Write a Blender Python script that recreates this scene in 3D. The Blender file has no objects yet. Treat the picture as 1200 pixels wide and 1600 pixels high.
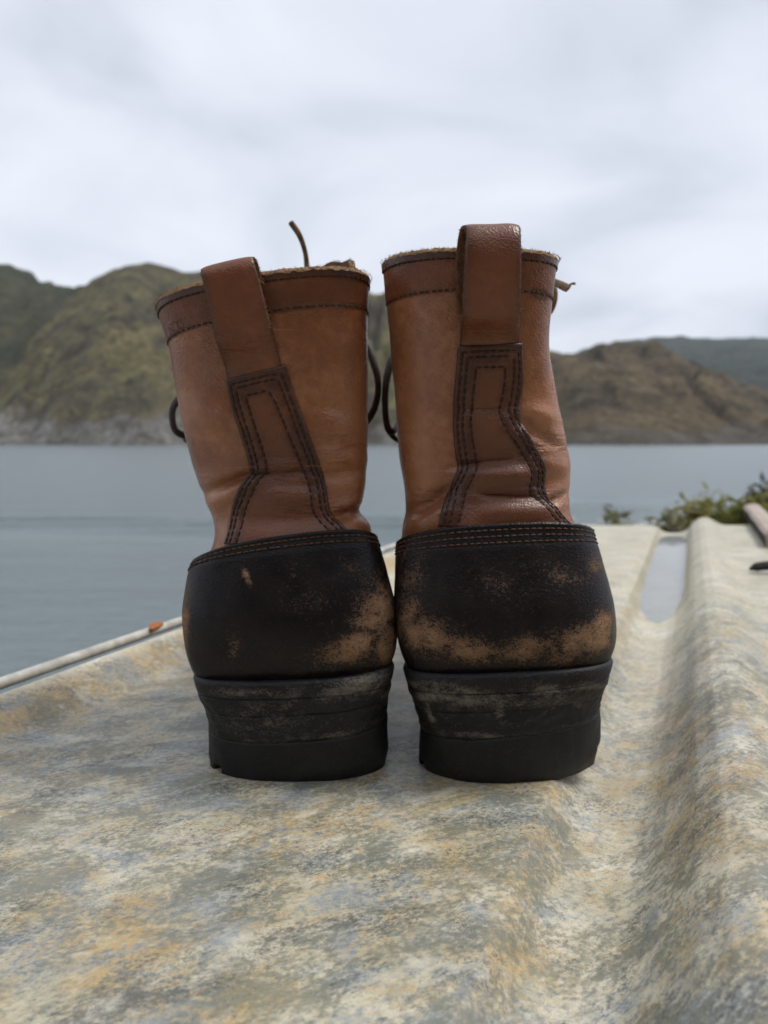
import bpy, bmesh, math, random
import numpy as np
from mathutils import Vector

random.seed(7)
RNG = np.random.default_rng(7)
SC = bpy.context.scene
COL = SC.collection

# ------------------------------------------------------------------ camera
CAM_Z = 0.1384
PITCH = math.radians(5.24)
FPX = 1200.0
cam_d = bpy.data.cameras.new('camera')
cam = bpy.data.objects.new('camera', cam_d)
COL.objects.link(cam)
cam.location = (0, 0, CAM_Z)
cam.rotation_euler = (math.pi / 2 - PITCH, 0, 0)
cam_d.sensor_fit = 'VERTICAL'
cam_d.sensor_height = 36.0
cam_d.sensor_width = 27.0
cam_d.lens = 36.0 * FPX / 1600.0
cam_d.clip_start = 0.01
cam_d.clip_end = 20000
cam_d.dof.use_dof = True
cam_d.dof.focus_distance = 0.265
cam_d.dof.aperture_fstop = 13.0
SC.camera = cam

# ------------------------------------------------------------------ world
SUN_EL, SUN_AZ = math.radians(60), math.radians(84)      # azimuth measured from +Y towards +X
world = bpy.data.worlds.new('World')
SC.world = world
world.use_nodes = True
wn, wl = world.node_tree.nodes, world.node_tree.links
wn.clear()
out = wn.new('ShaderNodeOutputWorld')
bg = wn.new('ShaderNodeBackground'); bg.inputs['Strength'].default_value = 0.1
sky = wn.new('ShaderNodeTexSky'); sky.sky_type = 'NISHITA'; sky.sun_disc = False
sky.sun_elevation = SUN_EL; sky.sun_rotation = SUN_AZ
tc = wn.new('ShaderNodeTexCoord')
sep = wn.new('ShaderNodeSeparateXYZ'); wl.new(tc.outputs['Generated'], sep.inputs[0])
def wmath(op, a, b=None, clamp=False):
    n = wn.new('ShaderNodeMath'); n.operation = op; n.use_clamp = clamp
    for i, v in enumerate((a, b)):
        if v is None: continue
        if isinstance(v, (int, float)): n.inputs[i].default_value = v
        else: wl.new(v, n.inputs[i])
    return n.outputs[0]
zc = wmath('ADD', wmath('MAXIMUM', sep.outputs[2], 0.0), 0.22)
cmb = wn.new('ShaderNodeCombineXYZ')
wl.new(wmath('DIVIDE', sep.outputs[0], zc), cmb.inputs[0])
wl.new(wmath('DIVIDE', sep.outputs[1], zc), cmb.inputs[1])
n1 = wn.new('ShaderNodeTexNoise'); n1.inputs['Scale'].default_value = 1.5
n1.inputs['Detail'].default_value = 6; n1.inputs['Roughness'].default_value = 0.46
n1.inputs['Distortion'].default_value = 0.5
wl.new(cmb.outputs[0], n1.inputs['Vector'])
ramp = wn.new('ShaderNodeValToRGB')
wl.new(n1.outputs['Fac'], ramp.inputs[0])
e = ramp.color_ramp.elements
e[0].position = 0.28; e[0].color = (3.4, 3.7, 4.3, 1)
e[1].position = 0.66; e[1].color = (6.0, 6.2, 6.65, 1)
m = e.new(0.48); m.color = (5.0, 5.25, 5.8, 1)
cloud = wn.new('ShaderNodeMix'); cloud.data_type = 'RGBA'
cloud.inputs[0].default_value = 0.92
wl.new(sky.outputs[0], cloud.inputs[6]); wl.new(ramp.outputs[0], cloud.inputs[7])
wl.new(cloud.outputs[2], bg.inputs['Color'])
wl.new(bg.outputs[0], out.inputs['Surface'])

sun_d = bpy.data.lights.new('sun', 'SUN')
sun_d.energy = 1.5; sun_d.angle = math.radians(18); sun_d.color = (1.0, 0.96, 0.90)
sun = bpy.data.objects.new('sun', sun_d); COL.objects.link(sun)
sdir = Vector((math.sin(SUN_AZ) * math.cos(SUN_EL), math.cos(SUN_AZ) * math.cos(SUN_EL), math.sin(SUN_EL)))
sun.rotation_euler = sdir.to_track_quat('Z', 'Y').to_euler()
sun.location = (0, 0, 8)

SC.view_settings.view_transform = 'Standard'
SC.view_settings.look = 'None'
SC.view_settings.exposure = 0.7
SC.view_settings.gamma = 1.0
SC.view_settings.use_curve_mapping = False
SC.cycles.use_denoising = True
SC.cycles.max_bounces = 6

# ------------------------------------------------------------------ photo measuring helpers
FW = np.array([0, math.cos(PITCH), -math.sin(PITCH)])
UP = np.array([0, math.sin(PITCH), math.cos(PITCH)])
CP = np.array([0, 0, CAM_Z])
def at(px, py, Y):
    """measured photo point -> world point at distance Y in front"""
    d = FW * FPX + np.array([1.0, 0, 0]) * (px - 600) + UP * (800 - py)
    return CP + d * (Y / d[1])
def project(P):
    q = np.asarray(P) - CP
    dep = q @ FW
    return np.stack([600 + FPX * q[..., 0] / dep, 800 - FPX * (q @ UP) / dep], -1)

# ------------------------------------------------------------------ object helpers
def tag(o, label=None, cat=None, group=None, kind=None):
    if label: o['label'] = label
    if cat: o['category'] = cat
    if group: o['group'] = group
    if kind: o['kind'] = kind
    return o
def empty(name, loc):
    o = bpy.data.objects.new(name, None); COL.objects.link(o)
    o.location = loc; o.empty_display_size = 0.02
    return o
UPWARD = ('river', 'hill', 'sky_block_slope', 'riverbank', 'puddle', 'recess_shade_lettering')
def mesh_obj(name, V, F, mats, parent=None, origin=None, smooth=True, fmat=None, attrs=None):
    V = np.asarray(V, float)
    if parent is not None: origin = np.array(parent.location) if parent.parent is None else np.array(parent.parent.location)
    if origin is None: origin = np.zeros(3)
    me = bpy.data.meshes.new(name)
    me.from_pydata((V - origin).tolist(), [], [tuple(int(i) for i in f) for f in F])
    if not isinstance(mats, (list, tuple)): mats = [mats]
    for mt in mats: me.materials.append(mt)
    if fmat is not None: me.polygons.foreach_set('material_index', np.asarray(fmat, np.int32))
    me.polygons.foreach_set('use_smooth', np.full(len(me.polygons), smooth))
    for k, v in (attrs or {}).items():
        a = me.attributes.new(k, 'FLOAT', 'POINT'); a.data.foreach_set('value', np.asarray(v, np.float32))
    me.validate(); me.update()
    bm = bmesh.new(); bm.from_mesh(me)
    if name in UPWARD:
        if sum(f.normal.z for f in bm.faces) < 0: bmesh.ops.reverse_faces(bm, faces=bm.faces[:])
    elif name not in ('foliage', 'vamp', 'raw_edge', 'haze') and not name.endswith('fibres'):
        bmesh.ops.recalc_face_normals(bm, faces=bm.faces[:])
    bm.to_mesh(me); bm.free(); me.update()
    o = bpy.data.objects.new(name, me); COL.objects.link(o)
    if parent is not None: o.parent = parent
    else: o.location = origin
    return o
def grid_faces(n, m, close_m=False, off=0, flip=False):
    i, j = np.meshgrid(np.arange(n - 1), np.arange(m if close_m else m - 1), indexing='ij')
    j2 = (j + 1) % m
    f = np.stack([i * m + j, i * m + j2, (i + 1) * m + j2, (i + 1) * m + j], -1).reshape(-1, 4) + off
    return f[:, ::-1] if flip else f
def normals(P):
    du = np.gradient(P, axis=0); dv = np.gradient(P, axis=1)
    n = np.cross(du, dv)
    return n / (np.linalg.norm(n, axis=-1, keepdims=True) + 1e-12)
def shell(P, N, th, off=0.0):
    """thick sheet from a grid of points: outer face at off, inner face at off-th. returns V, F, fmat (1 = cut edge)"""
    n, m = P.shape[:2]
    A = (P + N * off).reshape(-1, 3); B = (P + N * (off - th)).reshape(-1, 3)
    F = [grid_faces(n, m), grid_faces(n, m, off=n * m, flip=True)]
    b = list(range(m)) + [i * m + m - 1 for i in range(1, n)] + [(n - 1) * m + j for j in range(m - 2, -1, -1)] + [i * m for i in range(n - 2, 0, -1)]
    s = np.array([[b[k], b[k - 1], b[k - 1] + n * m, b[k] + n * m] for k in range(len(b))])
    nf = len(F[0]) * 2
    return np.concatenate([A, B]), np.concatenate(F + [s]), np.r_[np.zeros(nf, int), np.ones(len(s), int)]
def catmull(K, n):
    K = np.asarray(K, float)
    if K.ndim == 1: K = K[:, None]
    t = np.linspace(0, len(K) - 1, n)
    return cat_eval(K, t)
def cat_eval(K, t):
    K = np.asarray(K, float)
    t = np.clip(t, 0, len(K) - 1 - 1e-9)
    i = np.floor(t).astype(int); u = (t - i)[..., None]
    Kp = np.concatenate([[2 * K[0] - K[1]], K, [2 * K[-1] - K[-2]]])
    p0, p1, p2, p3 = Kp[i], Kp[i + 1], Kp[i + 2], Kp[i + 3]
    return 0.5 * (2 * p1 + (p2 - p0) * u + (2 * p0 - 5 * p1 + 4 * p2 - p3) * u ** 2 + (3 * p1 - p0 - 3 * p2 + p3) * u ** 3)
def tube(path, rad, sides=10, flat=1.0, up=(0, 0, 1)):
    P = np.asarray(path, float); n = len(P)
    rad = np.broadcast_to(np.asarray(rad, float), (n,))
    T = np.gradient(P, axis=0); T /= np.linalg.norm(T, axis=1, keepdims=True) + 1e-12
    x = np.cross(T[0], up)
    if np.linalg.norm(x) < 1e-3: x = np.cross(T[0], (1, 0.2, 0))
    X = []
    for k in range(n):
        x = x - T[k] * (x @ T[k]); x = x / np.linalg.norm(x); X.append(x)
    X = np.array(X); Y = np.cross(T, X)
    a = np.linspace(0, 2 * math.pi, sides, endpoint=False)
    V = P[:, None] + rad[:, None, None] * (np.cos(a)[None, :, None] * X[:, None] + flat * np.sin(a)[None, :, None] * Y[:, None])
    V = V.reshape(-1, 3)
    F = [tuple(f) for f in grid_faces(n, sides, close_m=True)]
    c0, c1 = len(V), len(V) + 1
    V = np.concatenate([V, [P[0] - T[0] * rad[0] * 0.3, P[-1] + T[-1] * rad[-1] * 0.3]])
    for j in range(sides):
        F.append((c0, (j + 1) % sides, j)); F.append((c1, (n - 1) * sides + j, (n - 1) * sides + (j + 1) % sides))
    return V, F
class Bag:
    def __init__(s): s.V, s.F, s.n = [], [], 0
    def add(s, V, F):
        s.V.append(np.asarray(V)); s.F += [tuple(int(i) + s.n for i in f) for f in F]; s.n += len(V)
    def get(s): return np.concatenate(s.V), s.F
def smoothstep(a, b, x):
    t = np.clip((x - a) / (b - a), 0, 1); return t * t * (3 - 2 * t)
_ph = RNG.uniform(0, 6.28, (64, 3)); _dr = RNG.normal(size=(64, 3)); _dr /= np.linalg.norm(_dr, axis=1, keepdims=True)
def wob(P, freq, octaves=3, gain=0.5, seed=0):
    """cheap smooth noise, -1..1, from summed sines"""
    P = np.asarray(P, float); r = np.zeros(P.shape[:-1]); a = 1.0; tot = 0
    for o in range(octaves):
        for k in range(5):
            q = (seed * 7 + o * 5 + k) % 64
            r += a * np.sin((P @ _dr[q]) * freq * (1 + 0.37 * k) + _ph[q, 0] + 1.6 * np.sin((P @ _dr[(q + 11) % 64]) * freq * 0.7 + _ph[q, 1]))
        tot += a * 2.2; a *= gain; freq *= 2.03
    return r / tot

# ------------------------------------------------------------------ material helpers
class NT:
    def __init__(s, name):
        s.m = bpy.data.materials.new(name); s.m.use_nodes = True
        s.t = s.m.node_tree; s.t.nodes.clear()
        s.out = s.t.nodes.new('ShaderNodeOutputMaterial')
        s.b = s.t.nodes.new('ShaderNodeBsdfPrincipled')
        s.t.links.new(s.b.outputs[0], s.out.inputs[0])
        s.tc = s.t.nodes.new('ShaderNodeTexCoord').outputs['Object']
    def _set(s, sock, v):
        if v is None: return
        if isinstance(v, bpy.types.NodeSocket): s.t.links.new(v, sock)
        elif isinstance(v, (tuple, list)) and len(v) == 3 and sock.type == 'RGBA': sock.default_value = (*v, 1)
        else: sock.default_value = v
    def mapping(s, scale=(1, 1, 1), rot=(0, 0, 0), loc=(0, 0, 0), vec=None):
        n = s.t.nodes.new('ShaderNodeMapping')
        s.t.links.new(vec or s.tc, n.inputs[0])
        n.inputs['Scale'].default_value = scale; n.inputs['Rotation'].default_value = rot; n.inputs['Location'].default_value = loc
        return n.outputs[0]
    def amap(s, ang, stretch, loc=(0, 0, 0)):
        """coordinates stretched along the ground direction ang"""
        return s.mapping((stretch, 1, 1), loc=loc, vec=s.mapping(rot=(0, 0, -ang)))
    def noise(s, scale, detail=4, rough=0.55, vec=None, dist=0.0, color=False):
        n = s.t.nodes.new('ShaderNodeTexNoise')
        s.t.links.new(vec or s.tc, n.inputs['Vector'])
        n.inputs['Scale'].default_value = scale; n.inputs['Detail'].default_value = detail
        n.inputs['Roughness'].default_value = rough; n.inputs['Distortion'].default_value = dist
        return n.outputs['Color' if color else 'Fac']
    def voronoi(s, scale, feature='F1', vec=None, rand=1.0):
        n = s.t.nodes.new('ShaderNodeTexVoronoi'); n.feature = feature
        s.t.links.new(vec or s.tc, n.inputs['Vector'])
        n.inputs['Scale'].default_value = scale; n.inputs['Randomness'].default_value = rand
        return n.outputs['Distance']
    def ramp(s, fac, stops, interp='LINEAR'):
        n = s.t.nodes.new('ShaderNodeValToRGB'); s.t.links.new(fac, n.inputs[0])
        el = n.color_ramp.elements; n.color_ramp.interpolation = interp
        while len(el) > 1: el.remove(el[-1])
        for k, (p, c) in enumerate(stops):
            x = el[0] if k == 0 else el.new(p)
            x.position = p
            x.color = (*c, 1) if isinstance(c, (tuple, list)) else (c, c, c, 1)
        return n.outputs[0]
    def mix(s, fac, a, b, mode='MIX'):
        n = s.t.nodes.new('ShaderNodeMix'); n.data_type = 'RGBA'; n.blend_type = mode
        s._set(n.inputs[0], fac); s._set(n.inputs[6], a); s._set(n.inputs[7], b)
        return n.outputs[2]
    def math(s, op, a, b=None, clamp=False):
        n = s.t.nodes.new('ShaderNodeMath'); n.operation = op; n.use_clamp = clamp
        s._set(n.inputs[0], a); s._set(n.inputs[1], b)
        return n.outputs[0]
    def attr(s, name):
        n = s.t.nodes.new('ShaderNodeAttribute'); n.attribute_name = name
        return n.outputs['Fac']
    def sepz(s, vec=None):
        n = s.t.nodes.new('ShaderNodeSeparateXYZ'); s.t.links.new(vec or s.tc, n.inputs[0]); return n.outputs
    def bump(s, h, dist, strength=1.0, normal=None):
        n = s.t.nodes.new('ShaderNodeBump'); n.inputs['Distance'].default_value = dist
        n.inputs['Strength'].default_value = strength
        s.t.links.new(h, n.inputs['Height'])
        if normal is not None: s.t.links.new(normal, n.inputs['Normal'])
        return n.outputs[0]
    def done(s, color=None, rough=None, normal=None, spec=None, metal=None):
        s._set(s.b.inputs['Base Color'], color); s._set(s.b.inputs['Roughness'], rough)
        if normal is not None: s.t.links.new(normal, s.b.inputs['Normal'])
        s._set(s.b.inputs['Specular IOR Level'], spec); s._set(s.b.inputs['Metallic'], metal)
        return s.m

def leather(name, dark, mid, light, bump=0.00030, rough=(0.22, 0.36), spec=0.6):
    n = NT(name)
    big = n.noise(22, 4, 0.6, dist=0.4)
    fine = n.noise(260, 5, 0.62)
    c = n.ramp(n.math('ADD', n.math('MULTIPLY', big, 0.72), n.math('MULTIPLY', fine, 0.28)),
               [(0.30, dark), (0.50, mid), (0.72, light)])
    worn = n.attr('worn')
    c = n.mix(n.math('MULTIPLY', worn, 0.75, True), c, light)
    c = n.mix(n.math('MULTIPLY', n.attr('burn'), 0.75, True), c, tuple(0.45 * x for x in dark))
    # pores and scratches
    pore = n.voronoi(1150)
    scr = n.noise(60, 2, 0.5, vec=n.mapping((0.25, 1, 6), rot=(0.2, 0.5, 0.3)))
    c = n.mix(n.ramp(scr, [(0.70, 0.0), (0.76, 0.35)]), c, light)
    wr = n.noise(170, 3, 0.55, vec=n.mapping((0.45, 0.45, 1.7)), dist=0.8)
    wr = n.math('ADD', wr, n.math('MULTIPLY', n.noise(420, 4, 0.6, vec=n.mapping((0.35, 0.35, 1.6)), dist=1.0), 0.55))
    h = n.math('ADD', n.math('MULTIPLY', pore, 0.55), n.math('MULTIPLY', fine, 0.5))
    b1 = n.bump(h, bump, 0.8)
    b2 = n.bump(n.math('MULTIPLY', wr, n.attr('wrinkle')), 0.0026, 1.0, b1)
    r = n.ramp(n.noise(45, 4, 0.6), [(0.3, rough[0]), (0.7, rough[1])])
    return n.done(c, r, b2, spec)

def scuffed(name, base1, base2, tan1, tan2, gloss=(0.28, 0.42), dust=0.0, spec=0.26):
    n = NT(name)
    a = n.attr('scuff')
    f2 = n.noise(75, 5, 0.65); fm = n.noise(190, 5, 0.7, vec=n.mapping((0.6, 0.6, 1.3)))
    fib = n.noise(900, 4, 0.75, vec=n.mapping((0.8, 0.8, 1.0))); f3 = n.noise(2300, 2, 0.7)
    grain = n.ramp(n.math('ADD', n.math('MULTIPLY', fib, 0.6), n.math('MULTIPLY', f3, 0.4)), [(0.36, 0.0), (0.64, 1.0)])
    dens = n.math('MULTIPLY', a, n.ramp(n.math('ADD', n.math('MULTIPLY', f2, 0.5), n.math('MULTIPLY', fm, 0.5)), [(0.36, 0.25), (0.60, 1.25)]))
    if dust: dens = n.math('ADD', dens, n.ramp(fm, [(0.42, 0.0), (0.70, dust)]))
    k = n.math('MULTIPLY', n.math('ADD', n.math('SUBTRACT', dens, grain), 0.18), 1.9, True)
    base = n.mix(n.ramp(f2, [(0.35, 0.0), (0.7, 1.0)]), base1, base2)
    tan = n.mix(n.ramp(fib, [(0.38, 0.0), (0.62, 1.0)]), tan1, tan2)
    c = n.mix(k, base, tan)
    h = n.math('ADD', n.math('MULTIPLY', n.voronoi(1200), 0.6), n.math('MULTIPLY', fib, 0.5))
    b1 = n.bump(h, 0.00022, 0.8)
    b2 = n.bump(n.math('MULTIPLY', grain, k), 0.0004, 0.8, b1)
    r = n.mix(k, n.ramp(f2, [(0.3, gloss[0]), (0.7, gloss[1])]), (0.9, 0.9, 0.9))
    return n.done(c, r, b2, spec)

M = {}
M['leather'] = leather('brown_leather', (0.112, 0.037, 0.015), (0.238, 0.087, 0.036), (0.47, 0.210, 0.100))
M['strip'] = leather('dark_brown_leather', (0.040, 0.014, 0.008), (0.078, 0.026, 0.013), (0.215, 0.075, 0.032), rough=(0.30, 0.44), spec=0.5)
M['band'] = leather('collar_leather', (0.080, 0.025, 0.012), (0.150, 0.048, 0.020), (0.30, 0.104, 0.046), rough=(0.30, 0.44), spec=0.5)
M['binding'] = leather('binding_leather', (0.040, 0.016, 0.010), (0.075, 0.028, 0.016), (0.13, 0.050, 0.026))
M['counter'] = scuffed('oiled_black_leather', (0.006, 0.005, 0.006), (0.014, 0.010, 0.010), (0.17, 0.085, 0.043), (0.38, 0.235, 0.140))
M['heel'] = scuffed('worn_heel_leather', (0.009, 0.009, 0.010), (0.022, 0.021, 0.022), (0.10, 0.088, 0.076), (0.27, 0.235, 0.195), (0.40, 0.58), 0.34, 0.26)
M['cap'] = scuffed('dusty_rubber', (0.010, 0.010, 0.011), (0.020, 0.020, 0.020), (0.06, 0.055, 0.05), (0.15, 0.13, 0.11), (0.45, 0.62), 0.24, 0.26)
def simple(name, c1, c2, scale, rough=0.7, bump=0.0003, bscale=None, spec=0.4):
    n = NT(name)
    f = n.noise(scale, 5, 0.62)
    return n.done(n.ramp(f, [(0.3, c1), (0.7, c2)]), rough, n.bump(n.noise(bscale or scale * 3, 4, 0.6), bump), spec)
M['rubber'] = simple('black_rubber', (0.010, 0.010, 0.011), (0.026, 0.025, 0.025), 90, 0.55, 0.0003, 600)
M['suede'] = simple('raw_suede_edge', (0.16, 0.085, 0.045), (0.42, 0.27, 0.16), 500, 0.95, 0.001, 900, 0.1)
M['suede_dark'] = simple('suede_lining', (0.09, 0.042, 0.022), (0.20, 0.105, 0.058), 300, 0.95, 0.001, 700, 0.1)
M['thread'] = simple('dark_thread', (0.022, 0.010, 0.008), (0.060, 0.026, 0.017), 400, 0.7, 0.0002)
M['thread2'] = simple('rust_thread', (0.050, 0.022, 0.014), (0.13, 0.060, 0.036), 400, 0.7, 0.0002)
M['lace'] = simple('dark_leather_lace', (0.012, 0.008, 0.007), (0.040, 0.022, 0.016), 200, 0.5, 0.0004)
M['lace_tan'] = simple('tan_leather_lace', (0.12, 0.080, 0.045), (0.30, 0.21, 0.12), 250, 0.75, 0.0004)
M['brass'] = NT('dark_metal'); M['brass'] = M['brass'].done((0.10, 0.08, 0.06), 0.4, metal=1.0)

# panel : weathered fibreglass skin, cream gelcoat with ochre and blue-grey bloom
RIB = math.radians(21.8)
def panel_mat():
    n = NT('weathered_gelcoat')
    D = math.radians
    def grain(sc, ang, st, loc, lo=0.34, hi=0.66):
        return n.ramp(n.noise(sc, 7, 0.74, vec=n.amap(ang, st, loc)), [(lo, 0.0), (hi, 1.0)])
    def cover(sc, ang, st, loc, lo, hi, top, dist=0.3, det=5):
        return n.ramp(n.noise(sc, det, 0.62, vec=n.amap(ang, st, loc), dist=dist), [(lo, 0.0), (hi, top)])
    def stip(dens, gr, sharp=3.0): return n.math('MULTIPLY', n.math('ADD', n.math('SUBTRACT', dens, gr), 0.5 / sharp), sharp, True)
    g1 = grain(470, D(28), 0.7, (0, 0, 0)); g2 = grain(360, D(20), 0.65, (4, 2, 0)); g3 = grain(900, D(30), 0.7, (2, 9, 0)); g4 = grain(2200, 0, 0.8, (5, 5, 0))
    wash_sheen = n.attr('wash_sheen'); keep = n.math('SUBTRACT', 1.0, n.math('MULTIPLY', wash_sheen, 0.72))
    K = lambda x: n.math('MULTIPLY', x, keep)
    zone = n.noise(8, 4, 0.55, dist=0.4)
    c = n.ramp(n.noise(30, 8, 0.72, vec=n.amap(D(20), 0.6), dist=0.3), [(0.34, (0.39, 0.36, 0.26)), (0.50, (0.52, 0.48, 0.355)), (0.66, (0.62, 0.585, 0.475))])
    och = cover(42, D(28), 0.75, (3, 1, 0), 0.36, 0.64, 1.0, 0.3, 7)
    och = K(n.math('MULTIPLY', och, n.ramp(zone, [(0.36, 0.45), (0.60, 1.15)])))
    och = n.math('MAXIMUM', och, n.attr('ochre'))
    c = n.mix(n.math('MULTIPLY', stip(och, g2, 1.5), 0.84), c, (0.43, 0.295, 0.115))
    c = n.mix(n.math('MULTIPLY', K(stip(cover(90, D(30), 0.7, (7, 3, 0), 0.54, 0.72, 0.9, 0.3, 7), g3, 2.0)), 0.6), c, (0.46, 0.26, 0.085))
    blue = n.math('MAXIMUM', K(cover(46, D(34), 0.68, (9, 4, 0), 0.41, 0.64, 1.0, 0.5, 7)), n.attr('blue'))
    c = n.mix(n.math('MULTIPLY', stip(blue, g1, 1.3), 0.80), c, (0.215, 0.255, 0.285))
    grey = K(n.math('MULTIPLY', cover(54, D(25), 0.68, (1, 6, 0), 0.38, 0.64, 1.0, 0.5, 7), n.ramp(zone, [(0.40, 1.1), (0.62, 0.7)])))
    c = n.mix(n.math('MULTIPLY', stip(grey, g1, 1.7), 0.70), c, (0.150, 0.150, 0.105))
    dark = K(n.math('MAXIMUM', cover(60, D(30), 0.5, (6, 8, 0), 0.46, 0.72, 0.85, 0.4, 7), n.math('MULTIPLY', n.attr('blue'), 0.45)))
    c = n.mix(n.math('MULTIPLY', stip(dark, g3, 2.2), 0.80), c, (0.075, 0.082, 0.080))
    pale = cover(60, D(10), 0.6, (8, 1, 0), 0.50, 0.72, 0.8, 0.3, 7)
    c = n.mix(n.math('MULTIPLY', stip(pale, g2, 1.6), 0.5), c, (0.66, 0.64, 0.55))
    c = n.mix(n.math('MULTIPLY', K(stip(cover(60, 0, 0.7, (2, 2, 0), 0.38, 0.70, 0.5), g4, 4.0)), 0.7), c, (0.10, 0.10, 0.085))
    # round bleached drips
    dr = n.voronoi(14, vec=n.mapping(loc=(0.3, 0.1, 0)))
    c = n.mix(n.math('MULTIPLY', n.ramp(dr, [(0.07, 0.6), (0.11, 0.0)]), g2), c, (0.68, 0.66, 0.58))
    h = n.math('ADD', n.math('MULTIPLY', g1, 0.5), n.math('MULTIPLY', g3, 0.4))
    b = n.bump(h, 0.00010, 0.9)
    r = n.ramp(g2, [(0.0, 0.34), (1.0, 0.56)])
    return n.done(c, r, b, 0.5)
M['panel'] = panel_mat()
M['tube'] = simple('pale_tube', (0.30, 0.285, 0.25), (0.64, 0.62, 0.56), 90, 0.45, 0.0003)
M['rust'] = simple('rust', (0.30, 0.085, 0.025), (0.48, 0.17, 0.06), 300, 0.9, 0.0006)
M['rail'] = simple('pinkish_wood', (0.34, 0.27, 0.22), (0.50, 0.42, 0.36), 60, 0.75, 0.0006)
M['dark'] = simple('gap_black', (0.010, 0.010, 0.010), (0.035, 0.03, 0.028), 120, 0.8, 0.0006)

def water_mat(name, deep, scale, amp, rough):
    n = NT(name)
    v = n.mapping((0.55, 1.0, 1.0), rot=(0, 0, 0.12))
    a = n.noise(scale, 5, 0.6, vec=v, dist=0.3)
    b_ = n.noise(scale * 0.16, 3, 0.5, vec=n.mapping((0.25, 1, 1)))
    h = n.math('ADD', n.math('MULTIPLY', a, 0.45), n.math('MULTIPLY', b_, 1.2))
    n.b.inputs['IOR'].default_value = 1.36
    return n.done(deep, rough, n.bump(h, amp, 1.0), 1.0)
M['river'] = water_mat('river_water', (0.130, 0.166, 0.178), 7.0, 0.11, 0.27)
def puddle_mat():
    n = NT('puddle_water')
    n.b.inputs['IOR'].default_value = 1.333
    n.b.inputs['Transmission Weight'].default_value = 0.6
    return n.done((0.45, 0.47, 0.47), 0.02, n.bump(n.noise(30, 2), 0.0002, 0.4), 0.5)
M['puddle'] = puddle_mat()

def hill_mat(name, cols, rock, rock_amt, s=1.0):
    n = NT(name)
    a = n.noise(0.014 * s, 7, 0.66, dist=0.8); b = n.noise(0.055 * s, 7, 0.72, dist=0.5); d = n.noise(0.22 * s, 5, 0.75)
    f = n.math('ADD', n.math('MULTIPLY', a, 0.55), n.math('MULTIPLY', b, 0.45))
    c = n.ramp(f, [(0.39, cols[0]), (0.47, cols[1]), (0.53, cols[2]), (0.62, cols[3])])
    # scrub in the draws, bare scree between
    c = n.mix(n.ramp(d, [(0.50, 0.0), (0.60, 0.65)]), c, tuple(0.5 * x for x in cols[0]))
    c = n.mix(n.math('MULTIPLY', n.ramp(b, [(0.56, 0.0), (0.66, 0.6)]), n.ramp(d, [(0.40, 1.0), (0.52, 0.0)])), c, tuple(1.25 * x + 0.02 for x in cols[3]))
    if rock_amt:
        k = n.math('MULTIPLY', n.attr('rock'), n.ramp(b, [(0.38, 0.35), (0.52, 1.0)]), True)
        rk = n.ramp(n.noise(0.13 * s, 7, 0.78, dist=1.5), [(0.36, rock[0]), (0.50, rock[1]), (0.66, rock[2])])
        c = n.mix(k, c, rk)
    return n.done(c, 0.95, n.bump(n.math('ADD', b, n.math('MULTIPLY', d, 0.35)), 14.0 / s, 1.0), 0.1)
M['hill_a'] = hill_mat('hill_dark_green', [(0.055, 0.058, 0.034), (0.075, 0.076, 0.044), (0.098, 0.095, 0.052), (0.13, 0.12, 0.065)], None, 0)
M['hill_b'] = hill_mat('hill_olive', [(0.070, 0.064, 0.044), (0.150, 0.128, 0.084), (0.215, 0.188, 0.088), (0.33, 0.285, 0.145)],
                       [(0.12, 0.115, 0.105), (0.25, 0.24, 0.225), (0.50, 0.48, 0.44)], 1)
M['hill_c'] = hill_mat('hill_brown', [(0.055, 0.047, 0.032), (0.118, 0.092, 0.058), (0.178, 0.136, 0.080), (0.28, 0.225, 0.125)],
                       [(0.07, 0.065, 0.055), (0.14, 0.13, 0.11), (0.24, 0.22, 0.18)], 1)
M['hill_d'] = hill_mat('far_forest', [(0.036, 0.052, 0.046), (0.052, 0.072, 0.058), (0.066, 0.084, 0.060), (0.095, 0.106, 0.070)], None, 0, 0.5)
M['bank'] = simple('bank_soil', (0.10, 0.085, 0.06), (0.22, 0.19, 0.14), 9, 0.95, 0.01, 30)
def leaf_mat(name, c1, c2):
    n = NT(name)
    c = n.ramp(n.noise(14, 3), [(0.3, c1), (0.7, c2)])
    m_ = n.done(c, 0.6, spec=0.3)
    tr = n.t.nodes.new('ShaderNodeBsdfTranslucent'); mx = n.t.nodes.new('ShaderNodeMixShader'); mx.inputs[0].default_value = 0.45
    n.t.links.new(c, tr.inputs[0]); n.t.links.new(n.b.outputs[0], mx.inputs[1]); n.t.links.new(tr.outputs[0], mx.inputs[2]); n.t.links.new(mx.outputs[0], n.out.inputs[0])
    return m_
M['leaf1'] = leaf_mat('leaf_yellow_green', (0.22, 0.20, 0.055), (0.40, 0.34, 0.12))
M['leaf2'] = leaf_mat('leaf_green', (0.14, 0.16, 0.04), (0.28, 0.28, 0.08))
M['leaf3'] = leaf_mat('leaf_grey_green', (0.18, 0.18, 0.10), (0.33, 0.31, 0.18))
M['leaf4'] = leaf_mat('leaf_dark', (0.04, 0.04, 0.032), (0.09, 0.08, 0.065))
M['stem'] = leaf_mat('dry_stem', (0.14, 0.09, 0.04), (0.26, 0.18, 0.09))

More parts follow.
